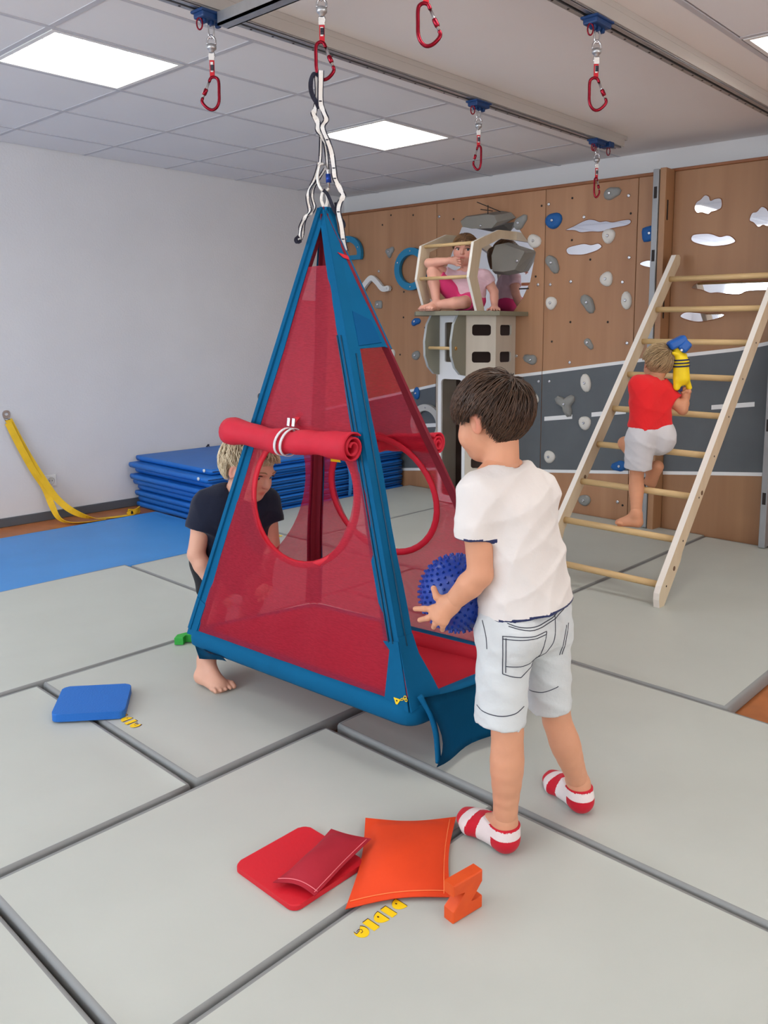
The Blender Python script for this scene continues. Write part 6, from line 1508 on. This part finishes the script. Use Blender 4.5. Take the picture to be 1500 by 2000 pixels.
# ============ boy climbing the ladder
P3 = person('small blond boy in red T-shirt climbing the ladder with a toy', (-2.15, 3.62, 0.36))
sk3 = skin_mat('tanned_skin', (206, 146, 112), (196, 104, 84))
he, to = V3((-1.9021,3.7082,0.3520)), V3((-2.0275,3.6828,0.3520)); d2 = to-he; d2.z = 0; d2.normalize()
hc = he+d2*0.028+Z_*0.026; ba = he+d2*0.112+Z_*0.015; an = he+d2*0.036+Z_*0.065; kn_s = V3((-1.9905,3.7878,0.5916)); hp = V3((-1.9677,3.7679,0.7840))
hp2 = V3((-1.9131,3.8691,0.7845)); kn_b = V3((-2.1425,3.9337,0.7307)); an_b = V3((-1.9893,3.9219,0.6068)); hc_b = V3((-1.9419,3.9170,0.6315)); ba_b = V3((-1.9812,3.9224,0.5430)); db = (ba_b-hc_b).normalized()
s3L, s3R = V3((-1.9999,3.7928,1.0476)), V3((-1.9188,3.9173,1.0094)); e3R, w3R = V3((-1.8305,3.9417,0.9303)), V3((-1.8381,3.9816,0.9894)); e3L, w3L = V3((-2.0668,4.0136,0.9098)), V3((-2.0000,4.1388,0.9057)); nb3 = V3((-1.9531,3.8739,1.0770))
H3 = Head((-1.9554,3.9051,1.1558), SR*-0.04+FWH*0.97-Z_*0.14, Z_+SR*0.08, 0.182)
f = limbs_field([leg_chain(an, kn_s, hp, 0.92), leg_chain(an_b, kn_b, hp2, 0.92),
    ([s3R, s3R.lerp(e3R,0.5), e3R, e3R.lerp(w3R,0.5), w3R], [0.034,0.032,0.027,0.027,0.020]), ([s3L, e3L, w3L], [0.036,0.030,0.021]), ([hp, V3((-1.9686,3.8070,0.9946))], [0.048,0.044]), ([hp2, V3((-1.9380,3.8738,0.9848))], [0.048,0.044]), ([s3L, nb3, s3R], [0.04,0.042,0.04])], 0.005)
ft, dd, ss = foot_field(an, hc, ba, d2, 0.042, shin=kn_s); add_toes(ft, ba, dd, ss, 0.042, 1, 0.0072); ft.cut((0,0,0.351), (0,0,-1))
fb = Field(*bb([an_b, hc_b, ba_b+db*0.06], 0.06), 0.0026); fb.rc(hc_b, an_b, 0.026, 0.026); fb.rc(hc_b, ba_b, 0.025, 0.021, 0.02)
sb = db.cross(FWH).normalized()
for q in (-1, 1): fb.rc(hc_b+sb*q*0.006, ba_b+sb*q*0.018, 0.018, 0.016, 0.02)
for i in range(5): p = ba_b+sb*(0.026-0.013*i); fb.rc(p, p+db*(0.026-0.003*i), 0.0095-0.0008*i, 0.008-0.0006*i, 0.004)
kR3 = [w3R+Z_*0.030+SR*(-0.016+0.0*i)+FWH*(0.010-0.012*i) for i in range(4)]
hR3 = hand_field(w3R, [w3R+Z_*(0.034-0.001*i)+SR*0.012+FWH*(0.018-0.014*i) for i in range(4)], [[w3R+Z_*(0.046-0.004*i)+SR*(-0.004)+FWH*(0.016-0.013*i), w3R+Z_*(0.036-0.003*i)+SR*(-0.020)+FWH*(0.016-0.013*i)] for i in range(4)], [w3R+Z_*0.022+SR*-0.014-FWH*0.014, w3R+Z_*0.036+SR*-0.018-FWH*0.012, w3R+Z_*0.048+SR*-0.008-FWH*0.012], 0.021, 0.0066, fore=e3R)
body3 = field_obj('body', [f, H3.field(nb3, 0.040), ft, fb, hR3, simple_hand(w3L, e3L, SR*0.8+Z_*0.2, FWH)], sk3, P3, attr={'blush': H3.lips})
H3.eyes(P3)
hm3 = hair_mat('sandy_hair', (120, 92, 62), (216, 186, 140))
def line3(x, y):
    if y < -0.12: return -0.33+0.2*max(0, y+0.4)
    if y < 0.06: return 0.13
    return 0.08+0.32*(y-0.05)
H3.hair(P3, hm3, thick=0.062, count=2200, length=0.42, crown=(0.30,-0.45,0.45), line=line3, seed=9, jit=0.28, lift=0.025, rad=0.010, tips=0.03)
m_red3 = cloth('red_cotton', (226, 40, 44), bump=(30, 0.3)); m_gry3 = cloth('light_grey_jersey', (206, 205, 208))
lo, hi = bb([s3L, s3R, hp, hp2, e3R, e3L], 0.12)
tf = Field(lo, hi, 0.005); tf.rc(V3((-1.9585,3.7893,0.8345)), V3((-1.9706,3.7986,1.0129)), 0.078, 0.070, 0.04); tf.rc(V3((-1.9250,3.8653,0.8463)), V3((-1.9363,3.8753,0.9926)), 0.074, 0.066, 0.04); tf.rc(V3((-1.9842,3.8066,1.0375)), V3((-1.9284,3.9023,1.0148)), 0.048, 0.046, 0.04); tf.rc(V3((-1.9693,3.8463,1.0620)), V3((-1.9374,3.8943,1.0562)), 0.046, 0.046, 0.04)
tf.cut(V3((-1.9402,3.8187,0.8386)), (-0.05,0,-1)); nk = Field(lo, hi, 0.005); nk.rc(nb3-Z_*0.015, H3.p(0,-0.05,-0.1), 0.042, 0.05); tf.minus(nk)
for s_, e_, ff in ((s3R, e3R, 0.55), (s3L, e3L, 0.5)):
    se = s_.lerp(e_, ff); sd_ = (e_-s_).normalized(); q = Field(lo, hi, 0.005); q.rc(s_, se+sd_*0.05, 0.050, 0.047); q.cut(se, sd_); i_ = Field(lo, hi, 0.005); i_.rc(se-sd_*0.03, se+sd_*0.08, 0.030, 0.042); q.minus(i_); tf.merge(q, 0.03)
tf.folds(0.010, [((0.5,0.3,1), 50, 0.3, (1,0.4,0), 9), ((0.9,-0.3,0.9), 62, 1.3, (0,0.6,1), 8), ((-0.6,-0.3,0.9), 80, 2.3, (0,0.6,1), 8)])
field_obj('t_shirt', [tf], m_red3, P3, sm=2)
lo, hi = bb([hp, hp2, kn_s, kn_b], 0.12); sf = Field(lo, hi, 0.005)
hm = V3((-1.9810,3.7828,0.6354)); d_ = (hm-hp).normalized(); q = Field(lo, hi, 0.005); q.rc(hp, hm+d_*0.05, 0.074, 0.066); q.cut(hm, d_); i_ = Field(lo, hi, 0.005); i_.rc(hm-d_*0.03, hm+d_*0.08, 0.038, 0.055); q.minus(i_); sf.merge(q, 0.03)
hm2 = hp2.lerp(kn_b, 0.72); d_ = (kn_b-hp2).normalized(); q = Field(lo, hi, 0.005); q.rc(hp2, hm2+d_*0.05, 0.084, 0.064); q.cut(hm2, d_); sf.merge(q, 0.02)
sf.rc(V3((-1.9555,3.7852,0.8144)), V3((-1.9181,3.8647,0.8209)), 0.074, 0.072, 0.03); sf.rc(V3((-1.9034,3.8443,0.7825)), V3((-1.9035,3.8509,0.7715)), 0.062, 0.062, 0.02); sf.cut(V3((-1.9409,3.8180,0.8644)), (0,0,1))
sf.folds(0.006, [((0.3,0.5,1), 70, 0.3, (1,0.4,0), 9), ((0.8,-0.2,0.9), 85, 1.3, (0,1,0.5), 12)])
field_obj('shorts', [sf], m_gry3, P3)
# soft toy held up by the climbing boy
toy = thing('soft_toy', 'yellow toy figure with blue cap and navy stripes in raised hand', 'toy', (-1.8441,3.9563,1.0190))
m_ty = mat('yellow_plush', (246, 214, 14), 0.6, bump=(60, 0.1)); m_tb = mat('blue_vinyl_cap', (18, 92, 176), 0.4); m_tn = mat('navy_stripe', (20, 30, 84), 0.6)
Jt = [V3((-1.8378,3.9353,1.0972)), V3((-1.8440,3.9365,1.1608)), V3((-1.8598,3.9293,1.2242))]
tfd = Field(*bb([V3((-1.8667,3.9231,1.2622)), V3((-1.8149,3.9687,1.0275)), V3((-1.8586,3.8904,1.1869))], 0.06), 0.0032)
tfd.rc(V3((-1.8417,3.9385,1.0893)), V3((-1.8458,3.9349,1.1557)), 0.041, 0.038, 0.02); tfd.rc(V3((-1.8463,3.9344,1.1735)), V3((-1.8656,3.9241,1.2267)), 0.034, 0.020, 0.02); tfd.rc(V3((-1.8523,3.9159,1.0795)), V3((-1.8531,3.9152,1.0437)), 0.019, 0.018, 0.012); tfd.rc(V3((-1.8286,3.9633,1.0837)), V3((-1.8177,3.9795,1.0397)), 0.017, 0.014, 0.012)
tfd.rc(V3((-1.8583,3.9106,1.2068)), V3((-1.8673,3.8893,1.2120)), 0.012, 0.008, 0.01); tfd.rc(V3((-1.8433,3.9371,1.1990)), V3((-1.8300,3.9488,1.2016)), 0.012, 0.008, 0.01)
field_obj('toy_body', [tfd], m_ty, toy)
for (c, rr_) in ((V3((-1.8465,3.9343,1.1786)), 0.0385), (V3((-1.8460,3.9347,1.1633)), 0.0405), (V3((-1.8455,3.9351,1.1480)), 0.0415)):
    pass; ax_ = (V3((-1.8464,3.9344,1.1761))-V3((-1.8417,3.9385,1.0893))).normalized(); x, y, _ = frame(ax_)
    b = B(); tube(b, [c+(x*math.cos(a)+y*math.sin(a))*rr_ for a in [2*PI*i/24 for i in range(24)]], 0.0042, 6, closed=True); obj('navy_stripe', b, m_tn, toy)
b = B(); c = V3((-1.8630,3.9264,1.2648)); obox(b, c+SR*-0.004, (SR*0.88+Z_*0.45).normalized(), FWH, (Z_*0.88-SR*0.45).normalized(), 0.046, 0.036, 0.022, 0.012, 3); obj('cap_top', b, m_tb, toy)
b = B(); c = V3((-1.8413,3.9455,1.2471)); obox(b, c, (SR*0.7+Z_*-0.6).normalized(), FWH, (Z_*0.7+SR*0.6).normalized(), 0.026, 0.040, 0.030, 0.014, 3); obj('cap_brim', b, m_tb, toy)
b = B(); lathe(b, [(0.006,0),(0.006,0.004),(0.002,0.005)], V3((-1.8285,3.8969,1.2278)), -FWH, 10); obj('toy_eye', b, m_socket, toy)
b = B(); obox(b, V3((-1.8412,3.9256,1.0335)), SR, FWH, Z_, 0.012, 0.010, 0.012, 0.005, 2); obj('toy_shoe', b, m_tn, toy)

# ============ girl on the tower platform
P4 = person('girl in pink T-shirt and pink leggings sitting on the tower platform', (-3.9, 4.72, PZ))
sk4 = skin_mat('rosy_skin', (224, 166, 146), (206, 108, 100))
pv = V3((-3.8988,4.7462,1.5323)); pv.z = PZ+0.085; s4R, s4L = V3((-3.9622,4.6638,1.6918)), V3((-3.7748,4.8018,1.7061)); nb4 = V3((-3.8875,4.7294,1.7431))
H4 = Head((-3.8996,4.7188,1.8914), -FWH*0.97-SR*0.22-Z_*0.05, Z_+SR*0.05, 0.222)
e4R, w4R = V3((-4.0530,4.5042,1.7953)), V3((-3.8879,4.5361,1.8069)); e4L, w4L = V3((-3.7267,4.8442,1.5974)), V3((-3.6985,4.8157,1.4977)); w4L.z = PZ+0.035
h4R, h4L = pv+SR*-0.05, pv+SR*0.055
k4R = V3((-4.0308,4.5236,1.7308)); a4R = V3((-3.9872,4.5088,1.5128)); a4R.z = PZ+0.06; k4L = V3((-3.8225,4.6135,1.5126)); k4L.z = PZ+0.062; a4L = V3((-3.9848,4.4842,1.4833)); a4L.z = PZ+0.042
f = limbs_field([([a4R, a4R.lerp(k4R,0.35), a4R.lerp(k4R,0.68), k4R, h4R], [0.028,0.033,0.046,0.046,0.066]), ([a4L, a4L.lerp(k4L,0.4), a4L.lerp(k4L,0.7), k4L, h4L], [0.028,0.036,0.045,0.045,0.062]),
    ([s4R, s4R.lerp(e4R,0.5), e4R, e4R.lerp(w4R,0.4), w4R], [0.040,0.038,0.034,0.032,0.022]), ([s4L, s4L.lerp(e4L,0.5), e4L, e4L.lerp(w4L,0.4), w4L], [0.040,0.037,0.032,0.031,0.023]),
    ([pv+SR*-0.03, V3((-3.9212,4.7132,1.6635))], [0.062,0.048]), ([pv+SR*0.035, V3((-3.8369,4.7739,1.6707))], [0.062,0.048]), ([s4R, nb4, s4L], [0.042,0.044,0.042])], 0.005)
kn4 = [V3((-3.8490,4.5570,1.8027))+Z_*(0.020-0.0155*i)+SR*0.003*i for i in range(4)]
hd4 = hand_field(w4R, kn4, [[k+SR*0.028-FWH*0.010-Z_*(0.002+0.002*i), k+SR*(0.052-0.004*i)+FWH*0.004-Z_*(0.010+0.003*i)] for i, k in enumerate(kn4)], [w4R+SR*0.022+Z_*0.022+FWH*0.016, w4R+SR*0.042+Z_*0.022+FWH*0.02, w4R+SR*0.060+Z_*0.012+FWH*0.022], 0.020, 0.0058, h=0.0018, fore=e4R)
hl4 = hand_field(w4L, [w4L+SR*(0.028-0.018*i)-FWH*0.045-Z_*0.018 for i in range(4)], [[w4L+SR*(0.030-0.019*i)-FWH*0.068-Z_*0.022, w4L+SR*(0.032-0.02*i)-FWH*0.088-Z_*0.026] for i in range(4)], [w4L+SR*-0.034-FWH*0.012-Z_*0.016, w4L+SR*-0.048-FWH*0.026-Z_*0.02, w4L+SR*-0.055-FWH*0.045-Z_*0.024], 0.021, 0.0066, h=0.0024, fore=e4L)
def sit_foot(an_, d, shin, big):
    d = V3(d).normalized(); hc_ = an_-d*0.02; hc_.z = PZ+0.028; ba_ = an_+d*0.09; ba_.z = PZ+0.018
    F_, dd_, ss_ = foot_field(an_, hc_, ba_, d, 0.046, shin=shin); add_toes(F_, ba_, dd_, ss_, 0.046, big, 0.0075); F_.cut((0,0,PZ+0.001), (0,0,-1)); return F_
body4 = field_obj('body', [f, H4.field(nb4, 0.042), hd4, hl4, sit_foot(a4R, -FWH*0.8-SR*0.5, k4R, 1), sit_foot(a4L, -SR*0.9-FWH*0.35, k4L, -1)], sk4, P4, attr={'blush': H4.lips})
H4.eyes(P4, (66, 82, 92), (-0.25, 0.05)); H4.brows(P4, mat('brown_brow', (104, 74, 52), 0.6))
hm4 = hair_mat('light_brown_hair', (74, 50, 34), (172, 128, 88))
def line4(x, y):
    if y < -0.12: return -0.30
    if y < 0.08: return 0.06
    return 0.05+0.62*(y-0.05)
H4.hair(P4, hm4, thick=0.055, count=1900, length=0.5, crown=(0.0,0.45,0.45), line=line4, seed=11, jit=0.1, lift=0.012, rad=0.011, tips=0.02)
b = B(); tl = catmull([H4.p(0.02,-0.48,0.16), H4.p(0.03,-0.60,0.05), H4.p(0.05,-0.58,-0.2), H4.p(0.08,-0.5,-0.5)], 5); tube(b, tl, [0.014+0.018*math.sin(PI*min(1, 0.25+0.75*i/(len(tl)-1))) for i in range(len(tl))], 10); obj('ponytail', b, mat('brown_ponytail', (112, 80, 54), 0.5, bump=(90, 0.6)), P4)
m_pk = cloth('pale_pink_cotton', (226, 190, 200), bump=(30, 0.3)); m_mg = cloth('pink_leggings', (222, 62, 122), bump=(30, 0.15))
lo, hi = bb([s4R, s4L, pv, e4R, e4L], 0.12); tf = Field(lo, hi, 0.005)
tf.rc(pv+SR*-0.035+Z_*0.0, V3((-3.9212,4.7132,1.6635)), 0.088, 0.070, 0.05); tf.rc(pv+SR*0.045+Z_*0.0, V3((-3.8313,4.7788,1.6634)), 0.090, 0.070, 0.05); tf.rc(V3((-3.9288,4.6931,1.6920)), V3((-3.7970,4.7824,1.7024)), 0.052, 0.052, 0.04); tf.rc(V3((-3.9068,4.7125,1.7212)), V3((-3.8596,4.7539,1.7288)), 0.042, 0.042, 0.04)
tf.cut(pv-Z_*0.01, (-0.1,0.1,-1)); nk = Field(lo, hi, 0.005); nk.rc(nb4-Z_*0.02, H4.p(0,0,-0.15), 0.046, 0.056); tf.minus(nk)
for s_, e_, ff in ((s4R, e4R, 0.4), (s4L, e4L, 0.5)):
    se = s_.lerp(e_, ff); sd_ = (e_-s_).normalized(); q = Field(lo, hi, 0.005); q.rc(s_, se+sd_*0.05, 0.052, 0.050); q.cut(se, sd_); i_ = Field(lo, hi, 0.005); i_.rc(se-sd_*0.03, se+sd_*0.08, 0.034, 0.044); q.minus(i_); tf.merge(q, 0.03)
tf.folds(0.010, [((0.3,0.5,1), 50, 0.3, (1,0.4,0), 9), ((0.9,-0.3,0.6), 60, 1.3, (0,0.6,1), 8), ((0.5,0.4,1.2), 80, 2.3, (0,0.6,1), 8)])
field_obj('t_shirt', [tf], m_pk, P4, sm=2)
lo, hi = bb([h4R, h4L, k4R, k4L, pv], 0.12); sf = Field(lo, hi, 0.005)
for h_, k_, fr in ((h4R, k4R, 0.84), (h4L, k4L, 0.80)):
    hm = h_.lerp(k_, fr); d_ = (k_-h_).normalized(); q = Field(lo, hi, 0.005); q.rc(h_, k_, 0.073, 0.056); q.cut(hm, d_); sf.merge(q, 0.02)
sf.rc(h4R, h4L, 0.08, 0.08, 0.03); sf.cut((0,0,PZ+0.001), (0,0,-1)); sf.folds(0.0014, [((0.3,0.5,1), 80, 0.3, (1,0.4,0), 9)])
field_obj('leggings', [sf], m_mg, P4)
